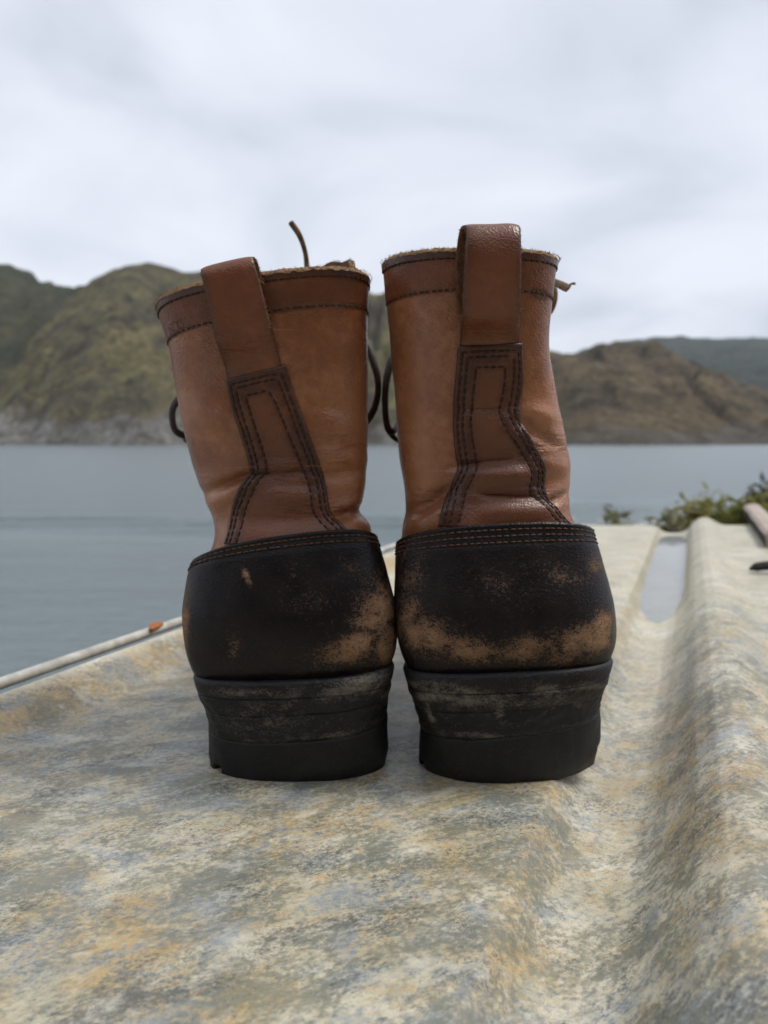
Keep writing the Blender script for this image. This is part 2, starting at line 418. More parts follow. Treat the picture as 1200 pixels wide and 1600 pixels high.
# ------------------------------------------------------------------ river
WZ = -1.5
def build_river():
    yy = np.concatenate([np.linspace(-3, 8, 40), np.linspace(8.2, 24, 400), np.geomspace(24.3, 900, 90)])
    xx = np.concatenate([-np.geomspace(700, 30, 24), np.linspace(-28, 28, 90), np.geomspace(30, 700, 24)])
    X, Y = np.meshgrid(xx, yy, indexing='ij')
    Z = np.full_like(X, WZ)
    P2 = np.stack([X, Y, 0 * X], -1)
    wv = 0.35 + 0.65 * smoothstep(-0.4, 0.6, wob(P2, 0.35, 2, seed=3))
    line = Y + 0.05 * X + 0.25 * np.sin(X * 0.5 + 1)
    # wake: two long low swells running along the shore
    for y0, h, w in ((13.1, 0.15, 0.22), (13.75, 0.24, 0.24), (14.4, 0.27, 0.26), (15.1, 0.20, 0.28), (16.2, 0.06, 0.40), (11.6, 0.03, 0.45)):
        Z += wv * h * np.exp(-((line - y0) / w) ** 2) * smoothstep(16, 5, X)
    line2 = Y - 0.10 * X
    for y0, h, w in ((17.0, 0.18, 0.34), (17.9, 0.20, 0.36), (21.5, 0.11, 0.5)):
        Z += wv * h * np.exp(-((line2 - y0) / w) ** 2) * smoothstep(-2, 6, X)
    n, m_ = X.shape
    o = mesh_obj('river', np.stack([X, Y, Z], -1).reshape(-1, 3), grid_faces(n, m_, flip=True)[:, ::-1], M['river'])
    tag(o, kind='structure')
build_river()

# ------------------------------------------------------------------ hills
def hill(ridge, D0, D1, mat, amp, seed, rockz=0.0, g=0.85, gully=0.5, base_y=None):
    ridge = np.array(ridge, float)
    nx, nv = 340, 90
    px = np.linspace(ridge[0, 0], ridge[-1, 0], nx)
    ry = np.interp(px, ridge[:, 0], ridge[:, 1])
    k = np.ones(7) / 7; ry = np.convolve(np.pad(ry, 3, 'edge'), k, 'valid')
    v = np.concatenate([np.linspace(0, 1, nv - 14), np.linspace(1.02, 1.5, 14)])
    d0 = D0 * (1 + 0.06 * np.sin(px * 0.013 + seed)); d1 = D1 * (1 + 0.05 * np.sin(px * 0.009 + 2 * seed))
    zr = np.array([at(a, b, 1.0)[2] - CAM_Z for a, b in zip(px, ry)]) * d1 + CAM_Z - WZ
    zr = np.maximum(zr, 0.5)
    D = d0[:, None] + (d1 - d0)[:, None] * v[None]
    prof = np.where(v <= 1, np.clip(v, 0, 1) ** g, 1 - 1.4 * (v - 1) ** 1.3)
    Z = zr[:, None] * prof[None]
    X = ((px - 600) / FPX)[:, None] * D
    P = np.stack([X, D, Z * 0.6], -1)
    w = np.clip(v * 3, 0, 1) * np.where(v < 0.85, 1, np.clip((1.15 - v) / 0.3, 0.25, 1))
    nz = wob(P, 0.022, 4, 0.55, seed) * amp + gully * amp * wob(P * np.array([1.6, 0.35, 0.3]), 0.03, 3, 0.5, seed + 3)
    draw = np.abs(wob(P * np.array([1.5, 0.45, 0.2]), 0.016, 4, 0.6, seed + 6))
    nz = nz - 1.5 * amp * np.exp(-(draw / 0.10) ** 2) + 0.45 * amp * np.abs(wob(P, 0.11, 3, 0.6, seed + 9))
    Z = Z + nz * w[None] * np.clip(zr / 60, 0.1, 1)[:, None]
    Z = np.maximum(Z, -1) + WZ
    Z[:, 0] = WZ - 1
    rock = np.zeros_like(Z)
    if rockz: rock = np.clip(1.0 - (Z - WZ - rockz * (0.6 + 0.75 * wob(P, 0.025, 4, 0.6, seed=seed + 5))) / (0.25 * rockz), 0, 1)
    o = mesh_obj('hill', np.stack([X, D, Z], -1).reshape(-1, 3), grid_faces(nx, nv), mat, attrs={'rock': rock.reshape(-1)})
    tag(o, kind='structure'); return o
hill([(-1900, 690), (-1300, 560), (-900, 400), (-700, 350), (-300, 372), (-100, 398), (0, 415), (60, 430), (130, 444), (220, 455), (330, 510), (420, 600)], 420, 800, M['hill_a'], 9, 1, gully=0.7)
hill([(-300, 688), (-120, 650), (-40, 620), (0, 592), (60, 530), (110, 482), (165, 441), (200, 430), (270, 420), (320, 425), (420, 422), (500, 430),
      (580, 455), (640, 472), (720, 520), (800, 590), (880, 660), (920, 688)], 355, 600, M['hill_b'], 9, 2, rockz=18, gully=0.8)
hill([(540, 688), (640, 640), (740, 585), (800, 562), (848, 550), (900, 543), (950, 543), (1000, 552), (1040, 560), (1080, 566), (1110, 576), (1150, 598),
      (1200, 612), (1300, 640), (1500, 660), (1800, 686)], 365, 640, M['hill_c'], 8, 5, rockz=9, gully=0.7)
hill([(700, 620), (850, 560), (950, 536), (1000, 528), (1060, 526), (1120, 530), (1200, 528), (1350, 515), (1600, 530), (1900, 560), (2500, 600), (3300, 690)], 900, 2200, M['hill_d'], 9, 8)

def back_slope():
    # unseen slope added behind the camera to block low sky and darken boots
    xs = np.linspace(-140, 140, 90); ys = np.linspace(-90, -2.6, 70)
    X, Y = np.meshgrid(xs, ys, indexing='ij')
    P = np.stack([X, Y, 0 * X], -1); dd = -2.6 - Y
    Z = -0.12 + dd * 0.72 + 0.9 * wob(P, 0.3, 4, seed=13) * np.clip(dd / 6, 0, 1)
    o = mesh_obj('sky_block_slope', np.stack([X, Y, Z], -1).reshape(-1, 3), grid_faces(90, 70), M['hill_c'], attrs={'rock': np.zeros(X.size)})
    tag(o, kind='structure')
back_slope()

# ------------------------------------------------------------------ panel geometry
SR, CR = math.sin(RIB), math.cos(RIB)
def uY(u, Y): return (u + Y * SR) / CR
Y_FAR = 1.27
LUT_U = np.linspace(-0.10, 0.10, 801)
LUT_Z = np.interp(LUT_U, [-.056, -.0485, -.0445, -.039, -.031, -.022, -.014, -.009, -.002, .006, .014, .021, .028, .036, .044, .052, .058],
                  [0, -.0006, -.0045, -.0115, -.0150, -.0160, -.0146, -.0115, -.0040, .0055, .0115, .0135, .0125, .0085, .0035, .0006, 0])
_k = np.exp(-np.linspace(-2.2, 2.2, 17) ** 2); LUT_Z = np.convolve(np.pad(LUT_Z, 8, 'edge'), _k / _k.sum(), 'valid')
def panel_z(u, Y):
    z = np.zeros_like(u)
    # left flank rising to the edge
    s = np.clip((-0.286 - u) / 0.030, 0, 2)
    z += 0.0135 * smoothstep(0, 0.95, s) - 0.004 * smoothstep(0.95, 1.2, s)
    # trough and ridge, one rolled profile
    base = np.interp(u, LUT_U, LUT_Z)
    d = 0.90 + 0.90 * smoothstep(0.60, 0.82, Y) - 1.0 * smoothstep(1.19, Y_FAR, Y)
    bn = -0.016 * np.clip(-base / 0.016, 0, 1) ** (1 - 0.45 * smoothstep(0.58, 0.78, Y))
    z += np.where(base < 0, bn * d, base)
    P = np.stack([u * 1.0, Y * 1.0, 0 * u], -1)
    z += 0.0003 * wob(P, 14, 2, seed=4) * smoothstep(0.36, 0.28, np.abs(u + 0.16) * 0 + 0.3) + 0.00008 * wob(P, 60, 2, seed=6)
    return z
def build_panel():
    us = np.unique(np.concatenate([np.linspace(-0.322, -0.27, 40), np.linspace(-0.27, -0.06, 90), np.linspace(-0.06, 0.056, 130), np.linspace(0.056, 0.32, 60)]))
    ys = np.concatenate([np.linspace(-0.12, 0.05, 20), np.linspace(0.055, 0.5, 260), np.linspace(0.503, Y_FAR, 200)])
    U, Y = np.meshgrid(us, ys, indexing='ij')
    Z = panel_z(U, Y)
    P = np.stack([uY(U, Y), Y, Z], -1)
    N = normals(P)
    V, F, fm = shell(P, N, 0.004)
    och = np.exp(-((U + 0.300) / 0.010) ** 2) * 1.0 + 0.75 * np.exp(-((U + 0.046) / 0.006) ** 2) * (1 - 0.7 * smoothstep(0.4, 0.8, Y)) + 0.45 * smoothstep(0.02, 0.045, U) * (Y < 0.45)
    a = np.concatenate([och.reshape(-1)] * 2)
    wash_sheen = 0.5 * np.exp(-((U + 0.022) / 0.011) ** 2) + np.exp(-((U + 0.316) / 0.005) ** 2) + 0.9 * smoothstep(0.30, 0.75, Y)  # washed trough and lip; far fading also paints in grazing sky reflection
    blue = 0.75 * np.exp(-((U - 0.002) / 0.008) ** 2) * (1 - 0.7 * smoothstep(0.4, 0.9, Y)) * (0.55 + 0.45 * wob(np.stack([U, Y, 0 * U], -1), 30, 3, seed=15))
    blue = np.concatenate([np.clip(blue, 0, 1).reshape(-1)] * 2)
    wash_sheen = np.concatenate([np.clip(wash_sheen, 0, 1).reshape(-1)] * 2)
    o = mesh_obj('ribbed_panel', V, F, M['panel'], origin=np.array([0.1, 0.4, 0.0]), attrs={'ochre': a, 'wash_sheen': wash_sheen, 'blue': blue})
    tag(o, 'weathered cream ribbed panel with ochre and blue-grey stains under both boots', 'panel')
    # rolled tube along its left edge
    yy = np.linspace(-0.1, Y_FAR + 0.01, 90)
    u0 = -0.3315
    path = np.stack([uY(np.full_like(yy, u0), yy), yy, 0.0122 + 0.0006 * np.sin(yy * 7)], -1)
    V, F = tube(path, 0.0032, 14)
    t = mesh_obj('rim_tube', V, F, M['tube'], parent=o); 
    t2 = []
    # bracket webs that hold the tube
    for k, y in enumerate((0.02, 0.36, 0.72, 1.1)):
        c = np.array([uY(-0.3255, y), y, 0.0085])
        d1 = np.array([CR, -SR, 0]) * 0.0065; d2 = np.array([SR, CR, 0]) * 0.012; d3 = np.array([0, 0, 0.0013])
        V = [c + a_ * d1 + b_ * d2 + e_ * d3 for a_ in (-1, 1) for b_ in (-1, 1) for e_ in (-1, 1)]
        mesh_obj('bracket', V, [(0, 1, 3, 2), (4, 6, 7, 5), (0, 4, 5, 1), (2, 3, 7, 6), (0, 2, 6, 4), (1, 5, 7, 3)], M['tube'], parent=o, smooth=False)
    # rusty rivet head on the tube
    y = 0.508
    c = np.array([uY(u0, y), y, 0.0150])
    th = np.linspace(0, math.pi, 9); ph = np.linspace(0, 2 * math.pi, 16, endpoint=False)
    V = np.array([[c + np.array([0.0042 * math.sin(a_) * math.cos(b_) * 0.95, 0.0042 * math.sin(a_) * math.sin(b_) * 2.4, 0.0016 * math.cos(a_)]) * (1 + 0.15 * math.sin(3 * b_)) for b_ in ph] for a_ in th])
    V[:, :] = c + (V - c)
    mesh_obj('rust_spot', V.reshape(-1, 3), grid_faces(9, 16, close_m=True), M['rust'], parent=t)
    return o
panel = build_panel()

def build_puddle():
    lev = -0.0154
    ys = np.linspace(0.5, 1.268, 120); rows = []
    for y in ys:
        uu = np.linspace(-0.052, -0.001, 120)
        z = panel_z(uu, np.full_like(uu, y))
        w = uu[z < lev - 0.0001]
        if len(w) > 3: rows.append((y, w[0] - 0.0008, w[-1] + 0.0008))
    V, F = [], []
    for y, a, b in rows:
        for k in range(9):
            u = a + (b - a) * k / 8
            V.append((uY(u, y), y, lev))
    o = mesh_obj('puddle', V, grid_faces(len(rows), 9), M['puddle'], origin=np.array([0.36, 0.95, lev]))
    tag(o, 'narrow rainwater puddle lying in the trough of the panel', 'puddle')
build_puddle()

# rail along the panel on the right, side painted dark as the gap beneath
def build_rail():
    prof = [(0.000, 0.001), (0.0, 0.006), (-0.002, 0.0165), (0.002, 0.0215), (0.012, 0.0235), (0.024, 0.022), (0.028, 0.018), (0.028, 0.001)]
    ys = np.linspace(0.99, 1.42, 30)
    P = []
    for y in ys:
        P.append([(uY(0.094 + a, y), y, b + 0.0006 * math.sin(40 * y + 9 * a)) for a, b in prof])
    P = np.array(P)
    F = [tuple(f) for f in grid_faces(len(ys), len(prof), close_m=True)]
    k = len(prof); n = len(ys)
    F += [tuple(range(k))[::-1], tuple((n - 1) * k + j for j in range(k))]
    o = mesh_obj('rail', P.reshape(-1, 3), F, [M['rail'], M['dark']], origin=np.array([0.55, 1.1, 0.0]), smooth=False,
                 fmat=[1 if (i < (n - 1) * k and i % k in (0, 1)) else 0 for i in range(len(F))])
    tag(o, 'pinkish grey rail with its side painted dark as the gap beneath, lying on the far right of the panel', 'rail')
    c = at(1192, 893, 0.80); c[2] = 0.004  # black shape added where a dark gap shows beside the rail
    bag = Bag()
    path = catmull([c + np.array(q) for q in ((-0.014, 0.002, 0.0), (-0.006, 0.0, 0.003), (0.006, -0.003, 0.005), (0.03, -0.006, 0.006), (0.07, -0.01, 0.004))], 24)
    V, F = tube(path, np.interp(np.linspace(0, 1, 24), [0, 0.2, 1], [0.001, 0.0065, 0.008]), 10, 0.7)
    o = mesh_obj('gap_shape', V, F, M['dark'], origin=c)
    tag(o, 'black shape standing in for a dark gap at the right edge of the panel', 'gap_shape')
build_rail()

# ------------------------------------------------------------------ river bank below the panel
def build_bank():
    xs = np.linspace(-3.5, 5.5, 150); ys = np.linspace(-3, 5.2, 150)
    X, Y = np.meshgrid(xs, ys, indexing='ij')
    u = X * CR - Y * SR
    top = -0.035
    edge_l = smoothstep(-0.31, -0.24, u)
    far = smoothstep(1.70 + 2.6 * smoothstep(0.1, 0.7, X), 1.2 + 2.2 * smoothstep(0.1, 0.7, X), Y)
    Z = np.minimum(edge_l, far)
    P = np.stack([X, Y, 0 * X], -1)
    out_panel = 1 - (smoothstep(-0.4, -0.3, u) * smoothstep(0.5, 0.4, u) * smoothstep(1.5, 1.3, Y))
    Zt = top + 0.03 * wob(P, 3.0, 3, seed=9) * out_panel - 0.02 - 0.42 * smoothstep(1.2, 2.4, Y) - 0.12 * out_panel
    Z = WZ - 0.3 + (Zt - (WZ - 0.3)) * Z
    o = mesh_obj('riverbank', np.stack([X, Y, Z], -1).reshape(-1, 3), grid_faces(150, 150), M['bank'])
    tag(o, kind='structure')
    return X, Y, Z
BX, BY, BZ = build_bank()
def bank_z(x, y):
    i = int(np.clip(round((x + 3.5) / 9 * 149), 0, 149)); j = int(np.clip(round((y + 3) / 8.2 * 149), 0, 149)); return BZ[i, j]

def bush(px, top_px, Y, wpx, mat, nst, leaf, label, seed, droop=0.3):
    r = random.Random(seed)
    b = at(px, 815, Y); base = np.array([b[0], Y, bank_z(b[0], Y) - 0.01])
    top = at(px, top_px, Y)[2]; h = top - base[2]; W = wpx / FPX * Y
    root = empty('bush', base); tag(root, label, 'bush', 'bushes on the bank behind the panel')
    st, lf = Bag(), Bag()
    for k in range(nst):
        a = r.uniform(0, 6.28); sp = r.uniform(0.1, 1.0) ** 0.7; hh = h * r.uniform(0.66, 1.0) * (1 - 0.12 * sp)
        q = base + np.array([math.cos(a) * W * sp, math.sin(a) * W * sp * 0.7, hh])
        path = catmull([base + np.array([r.uniform(-.2, .2) * W, r.uniform(-.2, .2) * W, 0]), base + (q - base) * 0.5 + np.array([r.uniform(-.1, .1) * W, 0, 0.06 * h]), q], 10)
        V, F = tube(path, np.linspace(0.004, 0.0012, 10), 5); st.add(V, F)
        for i in range(3, 10):
            for _ in range(6):
                p = path[i] + np.array([r.gauss(0, 0.012), r.gauss(0, 0.012), r.gauss(0, 0.01)])
                d = np.array([r.gauss(0, 1), r.gauss(0, 1), r.uniform(-droop, 1.0)]); d /= np.linalg.norm(d)
                s = np.cross(d, (r.gauss(0, 1), r.gauss(0, 1), r.gauss(0, 1))); s /= np.linalg.norm(s) + 1e-9
                L = leaf * r.uniform(0.7, 1.5); w = L * 0.13
                n_ = np.cross(d, s) * L * 0.08
                lf.add([p, p + d * L * .45 + s * w + n_, p + d * L, p + d * L * .45 - s * w + n_], [(0, 1, 2), (0, 2, 3)])
    mesh_obj('stem', *st.get(), M['stem'], parent=root)
    o = mesh_obj('foliage', *lf.get(), mat, parent=root); o['kind'] = 'stuff'
bush(968, 792, 2.1, 26, M['leaf3'], 33, 0.035, 'small grey-green bush just right of the right boot, behind the panel', 1)
bush(1045, 790, 1.75, 24, M['leaf3'], 39, 0.030, 'pale grassy bush directly behind the panel trough', 2)
bush(1092, 762, 2.0, 24, M['leaf1'], 51, 0.034, 'yellow-green bush rising behind the end of the panel ridge', 3)
bush(1128, 775, 1.9, 26, M['leaf2'], 45, 0.034, 'low green bush between the yellow-green bush and the rail', 4)
bush(1165, 768, 1.8, 24, M['leaf2'], 51, 0.032, 'leafy green bush right behind the end of the rail', 5)
bush(1215, 766, 1.85, 34, M['leaf1'], 60, 0.034, 'olive bush cut off by the right edge of the picture', 6)
bush(1196, 750, 3.0, 28, M['leaf4'], 60, 0.045, 'dark blackish bush standing behind the green bushes at far right', 7)

# ------------------------------------------------------------------ boots
class Loft:
    """levels: (yl, xl, yr, xr, yb or None, xb, Yb, Ys, front depth, front dz, n)"""
    def __init__(s, levels, creases=(), toe=0.0):
        L = []
        for (yl, xl, yr, xr, yb, xb, Yb, Ys, fd, fz, n) in levels:
            pl, pr = at(xl, yl, Ys), at(xr, yr, Ys); mid = (pl + pr) / 2; hv = (pr - pl) / 2
            if yb is None:
                pb = at(xb, 800, Yb); pb[2] = mid[2]
            else: pb = at(xb, yb, Yb)
            bv = pb - mid
            fv = np.array([math.sin(toe) * fd, math.cos(toe) * fd, fz])
            L.append(np.r_[mid, hv, bv, fv, n])
        s.K = np.array(L); s.creases = creases; s.T = len(L) - 1
        s.amp = 0.0004
    def base(s, th, t):
        th, t = np.broadcast_arrays(np.asarray(th, float), np.asarray(t, float))
        k = cat_eval(s.K, t)
        n = k[..., 12]; e_ = (2 / n)[..., None]
        sn, cs = np.sin(th)[..., None], np.cos(th)[..., None]
        sx = np.sign(sn) * np.abs(sn) ** e_
        back = np.abs(np.maximum(cs, 0)) ** e_; fr = np.abs(np.minimum(cs, 0))
        sx = np.where(cs > 0, sx, sn)
        return k[..., 0:3] + k[..., 3:6] * sx + k[..., 6:9] * back + k[..., 9:12] * fr
    def _n(s, f, th, t):
        h = 0.012
        a = f(th + h, t) - f(th - h, t); b = f(th, np.minimum(t + h, s.T)) - f(th, np.maximum(t - h, 0))
        n = np.cross(b, a); n /= np.linalg.norm(n, axis=-1, keepdims=True) + 1e-12
        return n
    def surf(s, th, t):
        th, t = np.broadcast_arrays(np.asarray(th, float), np.asarray(t, float))
        P = s.base(th, t); N = s._n(s.base, th, t)
        d = s.amp * wob(P, 55, 3, seed=11)
        q = project(P); face = np.clip(1.5 - np.abs(th) / 1.25, 0, 1)
        for (x1, y1, x2, y2, amp, w) in s.creases:
            a = np.array([x1, y1]); b = np.array([x2, y2]) - a; L2 = b @ b
            u = ((q - a) @ b) / L2; uc = np.clip(u, 0, 1)
            dist = np.linalg.norm(q - a - uc[..., None] * b, axis=-1)
            over = np.maximum(np.abs(u - 0.5) - 0.5, 0)
            d = d + 1.6 * amp * np.exp(-(dist / w) ** 2) * face * (0.35 + 0.65 * np.clip(4 * uc * (1 - uc) + 0.2, 0, 1))
        return P + N * d[..., None]
    def norm(s, th, t): return s._n(s.surf, th, t)
    def find(s, pts):
        if not hasattr(s, 'g'):
            th = np.linspace(-1.65, 1.65, 420); t = np.linspace(0, s.T, 420)
            s.gt = np.meshgrid(th, t, indexing='ij')
            P = s.base(*s.gt); s.g = project(P)
            N = s._n(s.base, *s.gt); s.vis = ((P - CP) * N).sum(-1) < 0.0
        o = []
        for p in pts:
            d = ((s.g - np.array(p)) ** 2).sum(-1) + np.where(s.vis, 0, 400)
            i = np.unravel_index(np.argmin(d), d.shape); o.append((s.gt[0][i], s.gt[1][i]))
        return np.array(o)

def stitch_row(bag, P, N, pitch=0.0028, length=0.0022, r=0.00027):
    seg = np.linalg.norm(np.diff(P, axis=0), axis=1); L = np.r_[0, np.cumsum(seg)]
    f = lambda a, s_: np.array([np.interp(s_, L, a[:, k]) for k in range(3)])
    s_ = pitch * 0.5
    while s_ < L[-1] - length / 2:
        pts = []
        j = random.uniform(-0.12, 0.12) * pitch
        for k in (-0.5, -0.25, 0.0, 0.25, 0.5):
            q = np.clip(s_ + j + k * length, 0, L[-1]); n = f(N, q); n /= np.linalg.norm(n) + 1e-9
            pts.append(f(P, q) + n * r * (0.9 - 4.6 * k * k))
        V, F = tube(pts, [r * .7, r, r * 1.1, r, r * .7], 6); bag.add(V, F)
        s_ += pitch

def fuzz(bag, P, N, n, L=0.0011):
    """raw suede fibres along a cut edge"""
    for _ in range(n):
        i = random.randrange(len(P) - 1); u = random.random()
        p = P[i] * (1 - u) + P[i + 1] * u
        d = N[i] + RNG.normal(size=3) * 0.7; d /= np.linalg.norm(d)
        l = L * random.uniform(0.4, 1.3); s_ = RNG.normal(size=3); s_ -= d * (s_ @ d); s_ /= np.linalg.norm(s_); s_ *= 0.00009
        m_ = p + d * l * 0.5 + RNG.normal(size=3) * l * 0.15
        bag.add([p - s_, p + s_, m_ + s_ * .7, m_ - s_ * .7, p + d * l], [(0, 1, 2, 3), (3, 2, 4)])

def boot(cfg):
    toe = cfg['toe']; df = np.array([math.sin(toe), math.cos(toe), 0.0]); dr = np.array([math.cos(toe), -math.sin(toe), 0.0])
    heel = cfg['heel']
    hb = Loft(heel, toe=toe)
    heel_c = hb.K[-1, 0:3].copy(); heel_c[2] = 0
    root = empty('boot', tuple(heel_c)); tag(root, cfg['label'], 'boot', 'pair of boots')
    # ---------- shaft
    sh = Loft(cfg['shaft'], cfg['creases'], toe)
    TT = sh.T
    nth, nt = 260, 230
    th = np.linspace(-math.pi, math.pi, nth); t = np.linspace(0, TT, nt)
    A, B = np.meshgrid(th, t, indexing='ij')
    P = sh.surf(A, B); N = sh.norm(A, B)
    q = project(P)
    wr = np.zeros(A.shape); wn_ = np.zeros(A.shape)
    for (x, y, rx, ry, a) in cfg['wrinkle']:
        wr = np.maximum(wr, a * np.exp(-((q[..., 0] - x) / rx) ** 2 - ((q[..., 1] - y) / ry) ** 2) * (np.abs(A) < 1.7))
    for (x, y, rx, ry, a) in cfg['worn']:
        wn_ = np.maximum(wn_, a * np.exp(-((q[..., 0] - x) / rx) ** 2 - ((q[..., 1] - y) / ry) ** 2) * (np.abs(A) < 1.7))
    V, F, fm = shell(P, N, 0.0024)
    F = np.array(F)
    o = mesh_obj('shaft', V, F, [M['leather'], M['suede_dark']], parent=root,
                 fmat=np.r_[np.zeros((nth - 1) * (nt - 1), int), np.ones(len(F) - (nth - 1) * (nt - 1), int)],
                 attrs={'wrinkle': np.concatenate([wr.reshape(-1)] * 2), 'worn': np.concatenate([wn_.reshape(-1)] * 2)})
    # overlay that follows the shaft between two parameter curves
    def overlay(name, A, B, off, th_, mat, parent=root, groove=None, at2=None, edge=None):
        P = sh.surf(A, B); N = sh.norm(A, B)
        o_ = np.full(A.shape, off)
        if groove is not None: o_ = o_ - groove
        V, F, fm = shell(P + N * o_[..., None], N, th_)
        n2 = {k: np.concatenate([v.reshape(-1)] * 2) for k, v in (at2 or {}).items()}
        return mesh_obj(name, V, F, [mat, edge or mat], parent=parent, fmat=fm, attrs=n2)
    def ring_row(t0, a0, a1, off, n=260):
        a = np.linspace(a0, a1, n); b = np.full(n, t0)
        N = sh.norm(a, b); return sh.surf(a, b) + N * off, N
    # ---------- collar band, binding, raw top edge
    a = np.linspace(-2.75, 2.75, 240); b = np.linspace(0, 1, 36)
    A, B = np.meshgrid(a, b, indexing='ij')
    band = overlay('collar_band', A, B, 0.0003, 0.0006, M['band'], groove=0.0004 * np.exp(-((B - 0.955) / 0.03) ** 2))
    b = np.linspace(0, 0.17, 10); A, B = np.meshgrid(a, b, indexing='ij')
    overlay('top_binding', A, B, 0.0008, 0.0008, M['binding'])
    bag = Bag()
    for t0, off in ((0.955, 0.0001), (0.19, 0.0004)):
        stitch_row(bag, *ring_row(t0, -2.6, 2.6, off), pitch=0.0026, length=0.0021)
    st = mesh_obj('stitching', *bag.get(), M['thread'], parent=band); st['kind'] = 'stuff'
    aa = np.linspace(-math.pi, math.pi, 420)
    P0 = sh.surf(aa, np.zeros(420)); N0 = sh.norm(aa, np.zeros(420))
    up = np.array([0, 0, 1.0])
    rows = []
    for k in range(9):
        f = k / 8; w = 0.0009 - f * 0.0036
        hgt = 0.0010 * math.sin(f * math.pi) ** 0.5 + 0.0002
        rows.append(P0 + N0 * w + up * (hgt + 0.00035 * wob(P0 + 0.01 * k, 900, 2, seed=k))[:, None] - up * (0.0004 if k in (0, 8) else 0))
    mesh_obj('raw_edge', np.array(rows).reshape(-1, 3), grid_faces(9, 420), M['suede'], parent=root)
    bag = Bag(); 
    for w in (0.0012, -0.0002, -0.0018):
        fuzz(bag, P0 + N0 * w + up * 0.0008, np.tile(up, (420, 1)) + N0 * (w * 300), 700, 0.0011)
    o = mesh_obj('suede_fibres', *bag.get(), M['suede'], parent=root); o['kind'] = 'stuff'
    # ---------- back strip
    le = sh.find(cfg['strip_l']); re = sh.find(cfg['strip_r'])
    nv, ns = 150, 64
    def even(c):   # resample by screen-height so both edges advance together
        k = catmull(c, 400); return k
    lc, rc = even(le), even(re)
    def res(c, n):
        p = sh.base(c[:, 0], c[:, 1]); L = np.r_[0, np.cumsum(np.linalg.norm(np.diff(p, axis=0), axis=1))]; L /= L[-1]
        s_ = np.linspace(0, 1, n); return np.stack([np.interp(s_, L, c[:, 0]), np.interp(s_, L, c[:, 1])], -1)
    lc, rc = res(lc, nv), res(rc, nv)
    s_ = np.linspace(0, 1, ns)
    G = lc[:, None] * (1 - s_)[None, :, None] + rc[:, None] * s_[None, :, None]
    Pb = sh.surf(G[..., 0], G[..., 1])
    width = np.linalg.norm(np.diff(Pb, axis=1), axis=-1).sum(1)
    dl = s_[None] * width[:, None]; drr = (1 - s_)[None] * width[:, None]
    vl = np.r_[0, np.cumsum(np.linalg.norm(np.diff(Pb[:, ns // 2], axis=0), axis=1))]
    dt = np.repeat(vl[:, None], ns, 1)
    offs = cfg['rows']
    gr = np.zeros_like(dl)
    for a_ in offs:
        dd = np.minimum(np.minimum(dl, drr), dt)
        gr = np.maximum(gr, 0.00042 * np.exp(-((dd - a_) / 0.0006) ** 2))
    q = project(Pb); wr = np.zeros_like(dl); wo = np.zeros_like(dl)
    for (x, y, rx, ry, a_) in cfg['wrinkle']:
        wr = np.maximum(wr, a_ * np.exp(-((q[..., 0] - x) / rx) ** 2 - ((q[..., 1] - y) / ry) ** 2))
    # strip is dyed darker towards its stitched margins: leather finish of its own
    mg = np.clip((np.minimum(np.minimum(dl, drr), dt) - 0.0075) / 0.004, 0, 1)
    edge_round = 0.0007 * np.exp(-(np.minimum(np.minimum(dl, drr), dt) / 0.0006))
    strip = overlay('back_strip', G[..., 0], G[..., 1], 0.0017, 0.0019, M['strip'], groove=gr + edge_round, at2={'burn': 0.8 * np.exp(-np.minimum(np.minimum(dl, drr), dt) / 0.0016), 'wrinkle': wr, 'worn': mg * 0.62}, edge=M['binding'])
    bag = Bag(); Nn = sh.norm(G[..., 0], G[..., 1])
    for a_ in offs:
        for side in (0, 1):
            pl, nl = [], []
            for i in range(nv):
                if vl[i] < a_: continue
                x = a_ / width[i]; x = x if side == 0 else 1 - x
                f = x * (ns - 1); k = int(min(f, ns - 2)); u = f - k
                pl.append((Pb[i, k] * (1 - u) + Pb[i, k + 1] * u) + Nn[i, k] * 0.0015); nl.append(Nn[i, k])
            stitch_row(bag, np.array(pl), np.array(nl))
        i = int(np.argmin(np.abs(vl - a_))); j0 = int(a_ / width[i] * (ns - 1)); j1 = ns - 1 - j0
        stitch_row(bag, Pb[i, j0:j1 + 1] + Nn[i, j0:j1 + 1] * 0.0015, Nn[i, j0:j1 + 1])
    o = mesh_obj('stitching', *bag.get(), M['thread'], parent=strip); o['kind'] = 'stuff'
    # ---------- pull loop
    lp = cfg['loop']
    C = catmull(np.array([at(x, y, Y) for x, y, Y, hw, al in lp]), 90)
    W = catmull(np.array([[hw * Y / FPX * math.cos(math.radians(al)), hw * Y / FPX * cfg['loop_yaw'], hw * Y / FPX * math.sin(math.radians(al))] for x, y, Y, hw, al in lp]), 90)
    s_ = np.linspace(-1, 1, 22)
    G = C[:, None] + W[:, None] * s_[None, :, None]
    rows_ = [0, 7, 14, 21, 28]; fit = []
    for i in rows_:
        th_t = sh.find(project(G[i][::3]))
        yy_ = sh.surf(th_t[:, 0], th_t[:, 1])[:, 1]
        fit.append(np.polyval(np.polyfit(s_[::3], yy_, 2), s_))
    fit = np.array(fit)
    for i in range(29):
        w = 1 - smoothstep(8, 18, i)
        yi = np.array([np.interp(i, rows_, fit[:, j]) for j in range(len(s_))]) - 0.0008
        G[i, :, 1] = G[i, :, 1] * (1 - w) + yi * w
    N = -normals(G)
    cup = -0.0006 * (np.abs(s_) ** 6)
    G = G + N * (cup[None, :, None] + 0.00025 * wob(G, 120, 2, seed=2)[..., None])
    V, F, fm = shell(G, N, 0.0024)
    V2 = V.copy()
